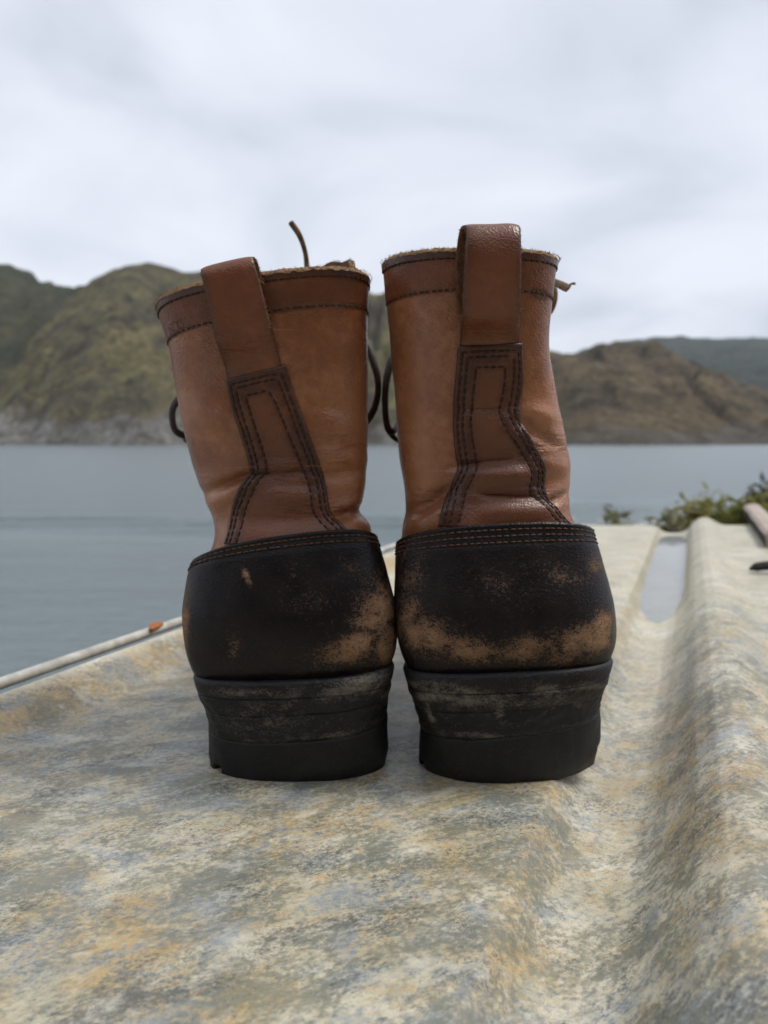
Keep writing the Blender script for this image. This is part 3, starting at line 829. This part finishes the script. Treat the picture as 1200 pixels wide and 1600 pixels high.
    mesh_obj('pull_loop', V, F, [M['band'], M['suede_dark']], parent=root, fmat=np.where(np.arange(len(F)) >= 89 * 21, 1, 0),
             attrs={'wrinkle': np.concatenate([np.repeat(cfg['loop_wr'] * np.exp(-((np.linspace(0, 1, 90) - 0.16) / 0.10) ** 2), 22)] * 2), 'burn': np.concatenate([np.tile(np.exp(-(1 - np.abs(s_)) * 11 / 1.3), 90)] * 2), 'worn': np.concatenate([np.repeat(0.1 + 0.25 * np.sin(np.linspace(0, 6, 90)) ** 2, 22)] * 2)})
    bag = Bag()
    for j in (0, -1):
        fuzz(bag, G[8:, j] - N[8:, j] * 0.0012, np.sign(s_[j]) * W[8:] / np.linalg.norm(W[8:], axis=1, keepdims=True), 260, 0.0009)
    o = mesh_obj('loop_fibres', *bag.get(), M['suede'], parent=root); o['kind'] = 'stuff'
    # ---------- foot outline
    def half(s_):   # half width of the sole along the foot
        return np.interp(s_, [0, .05, .09, .13, .17, .20, .235, .265, .285, .296, .302], [.0385, .0385, .0375, .041, .048, .0505, .049, .040, .027, .014, .002])
    def spring(s_): return 0.015 * smoothstep(0.20, 0.305, s_)      # toe spring
    def welt_z(s_): return 0.040 - 0.021 * smoothstep(0.05, 0.145, s_) + spring(s_)
    # ---------- vamp
    ss = np.linspace(0.03, 0.298, 70); ang = np.linspace(0, math.pi, 48)
    hgt = np.interp(ss, [0, .05, .10, .13, .16, .20, .235, .27, .29, .298], [.075, .075, .085, .082, .070, .052, .045, .041, .030, .010])
    Vv = []
    for s1, h in zip(ss, hgt):
        w = half(s1) - 0.0045
        c = heel_c + df * s1
        Vv.append([c + dr * (w * np.sign(math.cos(a_)) * abs(math.cos(a_)) ** 0.62) + np.array([0, 0, welt_z(s1) - 0.001 + h * math.sin(a_) ** 0.62]) for a_ in ang])
    Vv = np.array(Vv)
    vp = mesh_obj('vamp', Vv.reshape(-1, 3), grid_faces(70, 48, flip=True), M['leather'], parent=root, attrs={'wrinkle': np.repeat(0.6 * np.exp(-((ss - 0.17) / 0.03) ** 2), 48)})
    # ---------- heel counter
    co = Loft(cfg['counter'], cfg.get('ccreases', ()), toe); co.amp = 0.0005
    nq, nc = 200, 90
    qq = np.linspace(-2.1, 2.1, nq); tt = np.linspace(0, co.T, nc)
    def counter_pt(qv, tv):
        thv = np.clip(qv, -1, 1) * math.pi / 2
        P = co.surf(thv, tv); ex = np.maximum(np.abs(qv) - 1, 0)[..., None]
        ff = tv / co.T
        drop = np.array([0, 0, -1.0]) * (ex ** 1.3 * 0.010 * (1 - ff)[..., None])
        inn = -np.sign(qv)[..., None] * dr * (ex ** 1.5 * 0.0035)
        zs = (welt_z(0.02 + 0.055 * ex[..., 0]) - welt_z(0.02))[..., None] * np.array([0, 0, 1.0]) * ff[..., None]
        return P + df * ex * 0.055 + drop + inn + zs
    A, B = np.meshgrid(qq, tt, indexing='ij')
    P = counter_pt(A, B); N = -normals(P)
    if ((P - CP) * N).sum(-1)[nq // 2, nc // 2] > 0: N = -N
    Lv = np.r_[0, np.cumsum(np.linalg.norm(np.diff(P[nq // 2], axis=0), axis=1))]
    gr = np.zeros(nc)
    for a_ in cfg['crow']: gr = np.maximum(gr, 0.0005 * np.exp(-((Lv - a_) / 0.0007) ** 2))
    P = P - N * gr[None, :, None]
    q = project(P); sc = np.zeros(A.shape)
    for (x, y, rx, ry, an, v_) in cfg['scuff']:
        c_, s1 = math.cos(math.radians(an)), math.sin(math.radians(an))
        dx, dy = q[..., 0] - x, q[..., 1] - y
        sc = np.maximum(sc, v_ * np.exp(-((dx * c_ + dy * s1) / rx) ** 2 - ((-dx * s1 + dy * c_) / ry) ** 2))
    V, F, fm = shell(P, N, 0.0026)
    if True:
        ctr = mesh_obj('heel_counter', V, F, [M['counter'], M['suede_dark']], parent=root, fmat=fm, attrs={'scuff': np.concatenate([sc.reshape(-1)] * 2)})
    bag = Bag()
    for a_ in cfg['crow']:
        i = int(np.argmin(np.abs(Lv - a_)))
        stitch_row(bag, P[:, i] + N[:, i] * 0.0001, N[:, i], pitch=0.0027, length=0.0021, r=0.00034)
    o = mesh_obj('stitching', *bag.get(), M['thread2'], parent=ctr); o['kind'] = 'stuff'
    bag = Bag(); fuzz(bag, P[:, 0], np.tile([0, -0.3, 1.0], (nq, 1)), 320, 0.0006)
    o = mesh_obj('edge_fibres', *bag.get(), M['suede'], parent=ctr); o['kind'] = 'stuff'
    # ---------- sole stack
    ab = np.linspace(-math.pi / 2, math.pi / 2, 121)
    def heel_ring(tv, brk=0.066, out_=0.0):
        back = hb.base(ab, np.full(121, tv)); back[:, 2] += 0.0003 * np.sin(np.linspace(0, 9, 121) + toe * 20) * (1 if tv < 3.5 else 0)
        n_ = back - hb.K[min(int(round(tv)), hb.T), 0:3]; n_[:, 2] = 0; n_ /= np.linalg.norm(n_, axis=1, keepdims=True)
        back = back + n_ * out_
        l_, r_ = back[0], back[-1]
        side_r = [r_ + df * x for x in np.linspace(0.008, brk - 0.004, 7)] + [r_ + df * brk - dr * 0.004]
        side_l = [l_ + df * brk + dr * 0.004] + [l_ + df * x for x in np.linspace(brk - 0.004, 0.008, 7)]
        return np.array(list(back) + side_r + side_l)
    def stack(name, tvs, outs, mat, scuff=None, brk=0.066, zadd=None):
        R = [heel_ring(a_, brk - 0.0015 * k, o_) for k, (a_, o_) in enumerate(zip(tvs, outs))]
        R = np.array(R)
        n, k = R.shape[:2]
        qx = wob(R, 160, 3, seed=5); cent = R.mean(1, keepdims=True)
        d = R - cent; d[..., 2] = 0; d /= np.linalg.norm(d, axis=-1, keepdims=True)
        R = R + d * (0.00035 * qx + 0.00025 * wob(R, 700, 2, seed=8))[..., None]
        F = [tuple(f) for f in grid_faces(n, k, close_m=True)] + [tuple(range(k))[::-1], tuple((n - 1) * k + j for j in range(k))]
        sc = np.zeros((n, k)); q = project(R)
        for (x, y, rx, ry, an, v_) in cfg['hscuff']:
            c_, s1 = math.cos(math.radians(an)), math.sin(math.radians(an)); dx, dy = q[..., 0] - x, q[..., 1] - y
            sc = np.maximum(sc, v_ * np.exp(-((dx * c_ + dy * s1) / rx) ** 2 - ((-dx * s1 + dy * c_) / ry) ** 2))
        return mesh_obj(name, R.reshape(-1, 3), F, mat, parent=root, attrs={'scuff': sc.reshape(-1)})
    lin = lambda a_, b_, n: list(np.linspace(a_, b_, n))
    # welt runs round the whole boot; hb levels: 0 welt top, 1 welt ridge, 2, 3 cap line, 4 base
    def welt_ring(tv, out_, dz):
        r = heel_ring(tv, 0.05, out_)[:126]
        r_side = list(heel_ring(tv, 0.05, out_)[121:126]); 
        pass
        s1 = np.concatenate([np.linspace(0.065, 0.29, 34), np.linspace(0.293, 0.302, 8)])
        R_ = [heel_c + df * x + dr * (half(x) + out_) + np.array([0, 0, welt_z(x) + dz]) for x in s1]
        L_ = [heel_c + df * x - dr * (half(x) + out_) + np.array([0, 0, welt_z(x) + dz]) for x in s1[::-1]]
        return np.array(list(r[:121]) + R_ + L_)
    R = np.array([welt_ring(0, -0.006, 0.0018), welt_ring(0, -0.0006, 0.0016), welt_ring(0.25, 0.0003, 0.0), welt_ring(0.6, 0.0002, -0.003), welt_ring(0.9, 0.0001, -0.006), welt_ring(1.0, -0.0002, -0.0075)])
    n, k = R.shape[:2]
    q = project(R); sc = np.zeros((n, k))
    for (x, y, rx, ry, an, v_) in cfg['hscuff']:
        c_, s1 = math.cos(math.radians(an)), math.sin(math.radians(an)); dx, dy = q[..., 0] - x, q[..., 1] - y
        sc = np.maximum(sc, v_ * np.exp(-((dx * c_ + dy * s1) / rx) ** 2 - ((-dx * s1 + dy * c_) / ry) ** 2))
    mesh_obj('welt', R.reshape(-1, 3), [tuple(f) for f in grid_faces(n, k, close_m=True)] + [tuple(range(k))[::-1], tuple((n - 1) * k + j for j in range(k))], M['heel'], parent=root, attrs={'scuff': sc.reshape(-1)})
    stack('heel_lift', lin(1.02, 1.75, 9), [-.0003, 0, .0001, .0002, .0002, .0001, .0001, .0001, 0], M['heel'])
    stack('heel_lift', lin(1.76, 2.92, 12), [-.0001, .0001, .0001, .0002, .0002, .0001, .0001, .0001, .0001, .0002, .0001, -.0001], M['heel'])
    # rubber heel cap with tread notches cut into its lower rim
    tv = lin(2.93, 4.0, 14)
    R = np.array([heel_ring(a_, 0.062, o_) for a_, o_ in zip(tv, [-.0001, .0001, .0001] + [.0001] * 8 + [.0001, -.0003, -.0014])])
    n, k = R.shape[:2]
    cent = R.mean(1, keepdims=True); d = R - cent; d[..., 2] = 0; d /= np.linalg.norm(d, axis=-1, keepdims=True)
    R = R + d * (0.00030 * wob(R, 220, 3, seed=9))[..., None]
    R[-1, :, 2] = -0.0010
    qp = project(R[-1])
    for nx, nw in cfg['notch']:
        for j in range(121):
            if abs(qp[j, 0] - nx) < nw:
                R[-4:, j, 2] = np.maximum(R[-4:, j, 2], 0.0030); R[-3:, j] -= d[-3:, j] * 0.003
    mesh_obj('heel_cap', R.reshape(-1, 3), [tuple(f) for f in grid_faces(n, k, close_m=True)] + [tuple(range(k))[::-1], tuple((n - 1) * k + j for j in range(k))], M['cap'], parent=root, attrs={'scuff': np.zeros(n * k)})
    # forefoot outsole
    s1 = np.concatenate([np.linspace(0.05, 0.29, 40), np.linspace(0.293, 0.301, 8)])
    rows = []
    for f in np.linspace(0, 1, 8):
        bot = np.where(s1 < 0.10, welt_z(s1) - 0.016, np.maximum(0.0008, (welt_z(s1) - 0.018) * smoothstep(0.13, 0.10, s1)) + spring(s1))
        z = (welt_z(s1) - 0.0072) * (1 - f) + bot * f
        w = half(s1) - 0.0008 - 0.001 * f
        rr = [heel_c + df * x + dr * ww + np.array([0, 0, zz]) for x, ww, zz in zip(s1, w, z)]
        ll = [heel_c + df * x - dr * ww + np.array([0, 0, zz]) for x, ww, zz in zip(s1, w, z)][::-1]
        rows.append(rr + ll)
    R = np.array(rows); n, k = R.shape[:2]
    F = [tuple(f) for f in grid_faces(n, k, close_m=True)]
    m2 = k // 2
    F += [((n - 1) * k + j, (n - 1) * k + j + 1, (n - 1) * k + k - 2 - j, (n - 1) * k + k - 1 - j) for j in range(m2 - 1)]
    mesh_obj('outsole', R.reshape(-1, 3), F, M['rubber'], parent=root)
    # ---------- tongue
    tg = cfg['tongue']
    a = np.linspace(tg[0], tg[1], 40); v_ = np.linspace(0, 1, 26)
    A, Vt = np.meshgrid(a, v_, indexing='ij')
    B = Vt * 3.2
    P = sh.base(A, B); N = sh._n(sh.base, A, B)
    P = P - N * 0.0050
    rise = tg[2] * (1 - Vt) ** 2 * np.clip(1 - ((A - (tg[0] + tg[1]) / 2) / ((tg[1] - tg[0]) / 2)) ** 2, 0, 1) ** 0.6
    P[..., 2] += rise + 0.0012 * np.sin(A * 9) * (1 - Vt)
    P[..., 1] -= 0.25 * rise
    V, F, fm = shell(P, N, 0.0026)
    mesh_obj('tongue', V, F, [M['suede_dark'], M['suede']], parent=root, fmat=fm)
    bag = Bag(); fuzz(bag, P[:, 0] - N[:, 0] * 0.0012, np.tile(up, (40, 1)), 260, 0.0013)
    o = mesh_obj('tongue_fibres', *bag.get(), M['suede'], parent=root); o['kind'] = 'stuff'
    # ---------- eyelets and lacing on the front
    ts = np.linspace(0.35, TT - 1.2, 8)
    for k, t0 in enumerate(ts):
        for sg in (-1, 1):
            a0 = sg * (math.pi - 0.32)
            p = sh.surf(np.array(a0), np.array(t0)); n_ = sh.norm(np.array(a0), np.array(t0))
            e1 = np.cross(n_, up); e1 /= np.linalg.norm(e1); e2 = np.cross(n_, e1)
            c_ = [p + n_ * 0.0006 + 0.0026 * (math.cos(x) * e1 + math.sin(x) * e2) for x in np.linspace(0, 2 * math.pi, 14)]
            V, F = tube(c_, 0.0007, 6); mesh_obj('eyelet', V, F, M['brass'], parent=root)
            if k + 1 < len(ts):
                pts = []
                for u in np.linspace(0, 1, 7):
                    ax = sg * (math.pi - 0.32 + 0.64 * u); tx = t0 + (ts[k + 1] - t0) * u
                    pts.append(sh.surf(np.array(ax), np.array(tx)) + sh.norm(np.array(ax), np.array(tx)) * (0.0022 + 0.0018 * math.sin(math.pi * u) + (0.002 if sg > 0 else 0) * math.sin(math.pi * u)))
                V, F = tube(catmull(np.array(pts), 16), 0.0014, 8); mesh_obj('lace', V, F, M['lace'], parent=root)
    for pts, r_, fl, mt in cfg['laces']:
        path = catmull(np.array([at(*p) for p in pts]), 40)
        V, F = tube(path, np.full(40, r_) * (1 + 0.1 * np.sin(np.linspace(0, 9, 40))), 10, fl, up=(0, 1, 0.2))
        mesh_obj('lace', V, F, M[mt], parent=root)
    # ---------- collar lettering: shade of a stamped recess put into dark flat letters
    cu = bpy.data.curves.new('lettering', 'FONT'); cu.body = cfg['text']; cu.size = 1.0; cu.extrude = 0.0; cu.space_character = 1.1
    cu.align_x = cfg['text_align']
    to = bpy.data.objects.new('tmp', cu); COL.objects.link(to)
    bpy.context.view_layer.update()
    me = bpy.data.meshes.new_from_object(to.evaluated_get(bpy.context.evaluated_depsgraph_get()))
    v = np.array([x.co[:] for x in me.vertices]); f = [tuple(p.vertices) for p in me.polygons]
    bpy.data.objects.remove(to); bpy.data.curves.remove(cu)
    a0, t0 = sh.find([cfg['text_at']])[0]
    siz = cfg['text_h']
    a_ = a0 + v[:, 0] * siz * 19.0; t_ = t0 - v[:, 1] * siz * cfg['text_t']  # laid along the collar
    Pn = sh.norm(a_, t_); P = sh.surf(a_, t_) + Pn * 0.00042
    mesh_obj('recess_shade_lettering', P, f, M['binding'], parent=root)
    return root

LEFT = dict(
    label='brown leather boot whose shaft slumps to the left, the one nearer the water',
    toe=math.radians(-4),
    #        yl   xl   yr   xr   yb    xb   Yb     Ys    fd    fz    n
    shaft=[(486, 248, 444, 574, 430, 405, .303, .328, .078, .010, 2.5),
           (544, 266, 498, 573, 491, 415, .305, .329, .078, .008, 2.5),
           (612, 277, 600, 574, None, 425, .308, .331, .078, .005, 2.45),
           (690, 293, 690, 573, None, 438, .311, .333, .078, .002, 2.4),
           (750, 309, 750, 570, None, 444, .3125, .334, .080, .000, 2.4),
           (800, 331, 797, 566, None, 446, .311, .333, .084, -.002, 2.4),
           (845, 336, 828, 580, None, 448, .306, .330, .090, -.004, 2.4),
           (905, 303, 895, 590, None, 450, .304, .328, .095, -.004, 2.5)],
    creases=[(322, 768, 392, 741, -0.0022, 8), (318, 792, 385, 765, 0.0014, 14), (530, 806, 582, 792, -0.0026, 8), (520, 828, 590, 818, 0.0012, 12),
             (505, 745, 574, 735, -0.0012, 12), (400, 742, 482, 736, -0.0012, 9), (415, 772, 490, 776, 0.0016, 18), (500, 690, 575, 705, -0.0010, 10),
             (450, 660, 560, 720, 0.0008, 30), (365, 640, 300, 650, 0.0012, 30), (500, 650, 570, 672, 0.0009, 14)],
    wrinkle=[(440, 735, 55, 16, 1.0), (530, 700, 40, 40, 0.6), (555, 795, 30, 16, 0.9), (345, 755, 40, 14, 0.6), (400, 535, 40, 30, 0.4), (470, 790, 60, 18, 0.5)],
    worn=[(340, 770, 60, 40, 0.7), (545, 650, 40, 70, 0.5), (440, 780, 60, 30, 0.5), (290, 620, 30, 90, 0.4), (560, 815, 30, 16, 0.6), (520, 740, 40, 40, 0.5)],
    strip_l=[(355, 593), (370, 655), (388, 720), (389, 743), (376, 764), (363, 801), (352, 850)],
    strip_r=[(446, 569), (464, 622), (483, 678), (503, 736), (514, 791), (537, 828), (545, 838)],
    rows=(0.0022, 0.0044, 0.0082),
    loop=[(397, 592, .3040, 44, 12.5), (390, 560, .3025, 44, 13), (378, 510, .2985, 43.5, 13.5), (365, 455, .2955, 42.5, 14), (357, 424, .2945, 41, 14.5), (354, 411, .2960, 40.5, 14.5),
          (356, 409, .2985, 40.5, 14.5), (361, 420, .3005, 41, 14), (365, 434, .3010, 41, 14), (371, 455, .3012, 41, 14)],
    loop_yaw=0.10, loop_wr=0.4, loop_dark=True,
    counter=[(889, 296, 850, 588, 835, 452, .3030, .325, 0, 0, 2.5),
             (908, 291, 886, 602, None, 452, .2985, .323, 0, 0, 2.55),
             (955, 285, 945, 615, None, 453, .2955, .321, 0, 0, 2.6),
             (1005, 288, 995, 617, None, 455, .2955, .319, 0, 0, 2.6),
             (1040, 298, 1025, 611, 1058, 457, .2985, .319, 0, 0, 2.6),
             (1058, 312, 1042, 600, 1080, 458, .3020, .320, 0, 0, 2.6)],
    ccreases=[(330, 1000, 420, 1040, -0.0005, 20)],
    crow=(0.0026, 0.0052),
    scuff=[(592, 960, 38, 62, 12, 0.95), (555, 1012, 60, 24, -18, 1.0), (600, 1000, 24, 40, 0, 1.0), (288, 965, 9, 60, 4, 1.25), (386, 902, 5, 14, -25, 1.5), (480, 940, 60, 26, 10, 0.26), (550, 885, 22, 10, 20, 0.40), (455, 900, 14, 20, 0, 0.28), (365, 1010, 14, 22, 0, 0.45)],
    heel=[(1046, 303, 1030, 614, 1066, 460, .2955, .3185, 0, 0, 2.7),
          (1072, 309, 1054, 611, 1092, 461, .2965, .319, 0, 0, 2.7),
          (1105, 322, 1085, 605, 1128, 462, .2993, .323, 0, 0, 2.5),
          (1132, 328, 1112, 604, 1164, 464, .3005, .325, 0, 0, 2.4),
          (1192, 326, 1173, 606, 1223, 466, .3015, .327, 0, 0, 2.3)],
    hscuff=[(560, 1072, 60, 16, -14, 0.85), (590, 1058, 30, 10, -14, 0.9), (400, 1085, 90, 8, 2, 0.6), (420, 1120, 60, 30, 0, 0.42), (430, 1165, 70, 8, 5, 0.6), (520, 1150, 80, 7, -8, 0.5), (600, 1085, 10, 14, 0, 0.6)],
    notch=((344, 6), (331, 2)),
    tongue=(1.45, 2.75, 0.0125),
    laces=[([(300, 612, .40), (284, 618, .395), (270, 640, .39), (272, 668, .388), (284, 679, .39), (304, 681, .40)], 0.0018, 1.0, 'lace'),
           ([(289, 688, .398), (296, 684, .40), (320, 684, .40)], 0.0016, 1.0, 'lace'),
           ([(560, 525, .40), (573, 540, .395), (586, 575, .39), (591, 605, .388), (586, 635, .39), (574, 656, .395), (560, 668, .40)], 0.0019, 0.8, 'lace'),
           ([(482, 470, .405), (480, 425, .405), (477, 395, .403), (468, 368, .40), (454, 347, .398)], 0.0014, 0.6, 'lace_tan')],
    text='NICKS', text_align='RIGHT', text_at=(289, 512), text_h=0.0062, text_t=58.0)

RIGHT = dict(
    label='brown leather boot standing upright beside the panel trough, with the taller pull loop',
    toe=math.radians(7),
    shaft=[(414, 600, 419, 857, 392, 762, .301, .326, .080, .010, 2.5),
           (479, 605, 482, 851, 456, 763, .303, .327, .080, .008, 2.5),
           (558, 612, 552, 847, None, 764, .306, .329, .080, .005, 2.45),
           (640, 618, 632, 866, None, 767, .309, .331, .080, .002, 2.4),
           (712, 624, 706, 884, None, 770, .3105, .333, .080, .000, 2.4),
           (768, 632, 765, 888, None, 774, .309, .332, .084, -.002, 2.4),
           (812, 630, 806, 890, None, 778, .305, .329, .090, -.004, 2.4),
           (880, 622, 868, 928, None, 782, .302, .326, .095, -.004, 2.5)],
    creases=[(636, 800, 706, 762, -0.0028, 11), (640, 826, 700, 800, 0.0016, 13), (752, 772, 828, 776, -0.0020, 6), (700, 728, 800, 718, -0.0014, 9),
             (740, 746, 830, 742, 0.0018, 14), (815, 660, 880, 700, -0.0014, 9), (825, 640, 868, 655, 0.0010, 14), (840, 725, 890, 730, 0.0014, 16), (760, 660, 830, 690, 0.0014, 20),
             (860, 785, 892, 770, -0.0018, 8), (720, 640, 790, 638, -0.0009, 8), (760, 800, 860, 800, 0.0010, 12)],
    wrinkle=[(790, 772, 50, 12, 1.0), (770, 645, 50, 12, 0.7), (775, 718, 45, 12, 0.7), (855, 690, 36, 20, 0.9), (670, 780, 40, 18, 0.8), (640, 700, 30, 60, 0.25), (870, 780, 26, 16, 0.7)],
    worn=[(850, 670, 40, 50, 0.8), (790, 750, 60, 24, 0.5), (650, 760, 40, 40, 0.7), (690, 820, 50, 16, 0.6), (870, 750, 30, 40, 0.5), (640, 620, 40, 100, 0.25)],
    strip_l=[(715, 541), (710, 606), (708, 655), (712, 715), (714, 738), (700, 766), (686, 822)],
    strip_r=[(815, 536), (817, 590), (812, 655), (832, 694), (848, 726), (852, 769), (870, 797), (890, 820)],
    rows=(0.0024, 0.0048, 0.0086),
    loop=[(766, 560, .3035, 46, 1), (767, 535, .3015, 46, 1), (769, 490, .2935, 45, 1), (771, 430, .2885, 43.5, 1), (772, 380, .2875, 42, 1.5), (772, 355, .2895, 41, 1.5), (768, 348, .2935, 41, 1.5),
          (762, 355, .2972, 42, 1.5), (757, 390, .2988, 43, 1.5), (756, 440, .2998, 43, 1.5), (757, 490, .3014, 43, 1)],
    loop_yaw=0.06, loop_wr=0.25, loop_dark=True,
    counter=[(853, 617, 838, 926, 818, 784, .3010, .323, 0, 0, 2.5),
             (895, 617, 880, 942, None, 786, .2965, .321, 0, 0, 2.55),
             (948, 619, 945, 959, None, 789, .2930, .319, 0, 0, 2.6),
             (998, 626, 992, 963, None, 791, .2930, .317, 0, 0, 2.6),
             (1030, 636, 1020, 955, 1050, 792, .2960, .317, 0, 0, 2.6),
             (1046, 650, 1036, 942, 1072, 793, .2995, .318, 0, 0, 2.6)],
    crow=(0.0026, 0.0050, 0.0078),
    scuff=[(665, 995, 46, 30, 15, 1.05), (735, 1015, 60, 22, 8, 0.95), (820, 1015, 60, 22, -5, 0.85), (905, 1005, 60, 26, -14, 1.1), (945, 985, 20, 34, 0, 1.1), (870, 898, 60, 18, 12, 0.40), (780, 915, 50, 22, 20, 0.34),
           (640, 890, 26, 50, 0, 0.5), (935, 880, 20, 20, 0, 0.55), (640, 960, 20, 40, 0, 0.7)],
    heel=[(1034, 631, 1024, 957, 1054, 793, .2935, .3165, 0, 0, 2.5),
          (1058, 637, 1046, 952, 1084, 793, .2945, .317, 0, 0, 2.5),
          (1098, 652, 1080, 941, 1122, 790, .2973, .325, 0, 0, 2.3),
          (1126, 659, 1106, 937, 1158, 788, .2985, .329, 0, 0, 2.2),
          (1181, 657, 1166, 940, 1226, 785, .2998, .334, 0, 0, 2.1)],
    hscuff=[(700, 1078, 70, 7, 6, 0.9), (860, 1078, 100, 7, -5, 0.85), (720, 1092, 90, 14, 4, 0.75), (840, 1095, 60, 14, -4, 0.55), (783, 1112, 8, 16, 0, 0.8), (905, 1100, 12, 8, 0, 0.6), (672, 1115, 5, 26, -20, 0.8), (760, 1150, 110, 6, 4, 0.5), (720, 1180, 8, 30, -10, 0.45), (900, 1145, 30, 8, -8, 0.5)],
    notch=((664, 3.5), (932, 3.5)),
    tongue=(2.5, 3.9, 0.004),
    laces=[([(620, 548, .40), (611, 565, .395), (603, 600, .39), (602, 640, .388), (606, 668, .388), (614, 674, .39), (624, 660, .40)], 0.0019, 0.8, 'lace'),
           ([(606, 670, .392), (616, 684, .395), (630, 690, .40)], 0.0015, 0.8, 'lace'),
           ([(845, 425, .40), (858, 436, .395), (872, 443, .39), (888, 451, .385)], 0.0020, 0.45, 'lace_tan'),
           ([(887, 450, .3855), (892, 444, .385), (899, 443, .384)], 0.0006, 0.8, 'lace_tan'),
           ([(852, 434, .40), (864, 448, .397), (867, 466, .395), (860, 485, .397), (846, 497, .40)], 0.0016, 0.6, 'lace_tan')],
    text='NICKS', text_align='LEFT', text_at=(831, 466), text_h=0.0062, text_t=58.0)
boot(LEFT)
boot(RIGHT)

# ------------------------------------------------------------------ air between here and the far ridge
def build_haze():
    x0, x1, y0, y1, z0, z1 = -2600, 4800, -150, 3900, WZ - 3.5, 560
    V = [(x, y, z) for x in (x0, x1) for y in (y0, y1) for z in (z0, z1)]
    m_ = bpy.data.materials.new('air'); m_.use_nodes = True; t = m_.node_tree; t.nodes.clear()
    o_ = t.nodes.new('ShaderNodeOutputMaterial'); v = t.nodes.new('ShaderNodeVolumePrincipled')
    v.inputs['Color'].default_value = (0.86, 0.91, 1.0, 1); v.inputs['Density'].default_value = HAZE; v.inputs['Anisotropy'].default_value = 0.2
    t.links.new(v.outputs[0], o_.inputs['Volume'])
    o = mesh_obj('haze', V, [(0, 1, 3, 2), (4, 6, 7, 5), (0, 4, 5, 1), (2, 3, 7, 6), (0, 2, 6, 4), (1, 5, 7, 3)], m_, smooth=False)
    tag(o, 'thin pale air over the river and hills', 'haze', kind='stuff')
HAZE = 0.00010
build_haze()
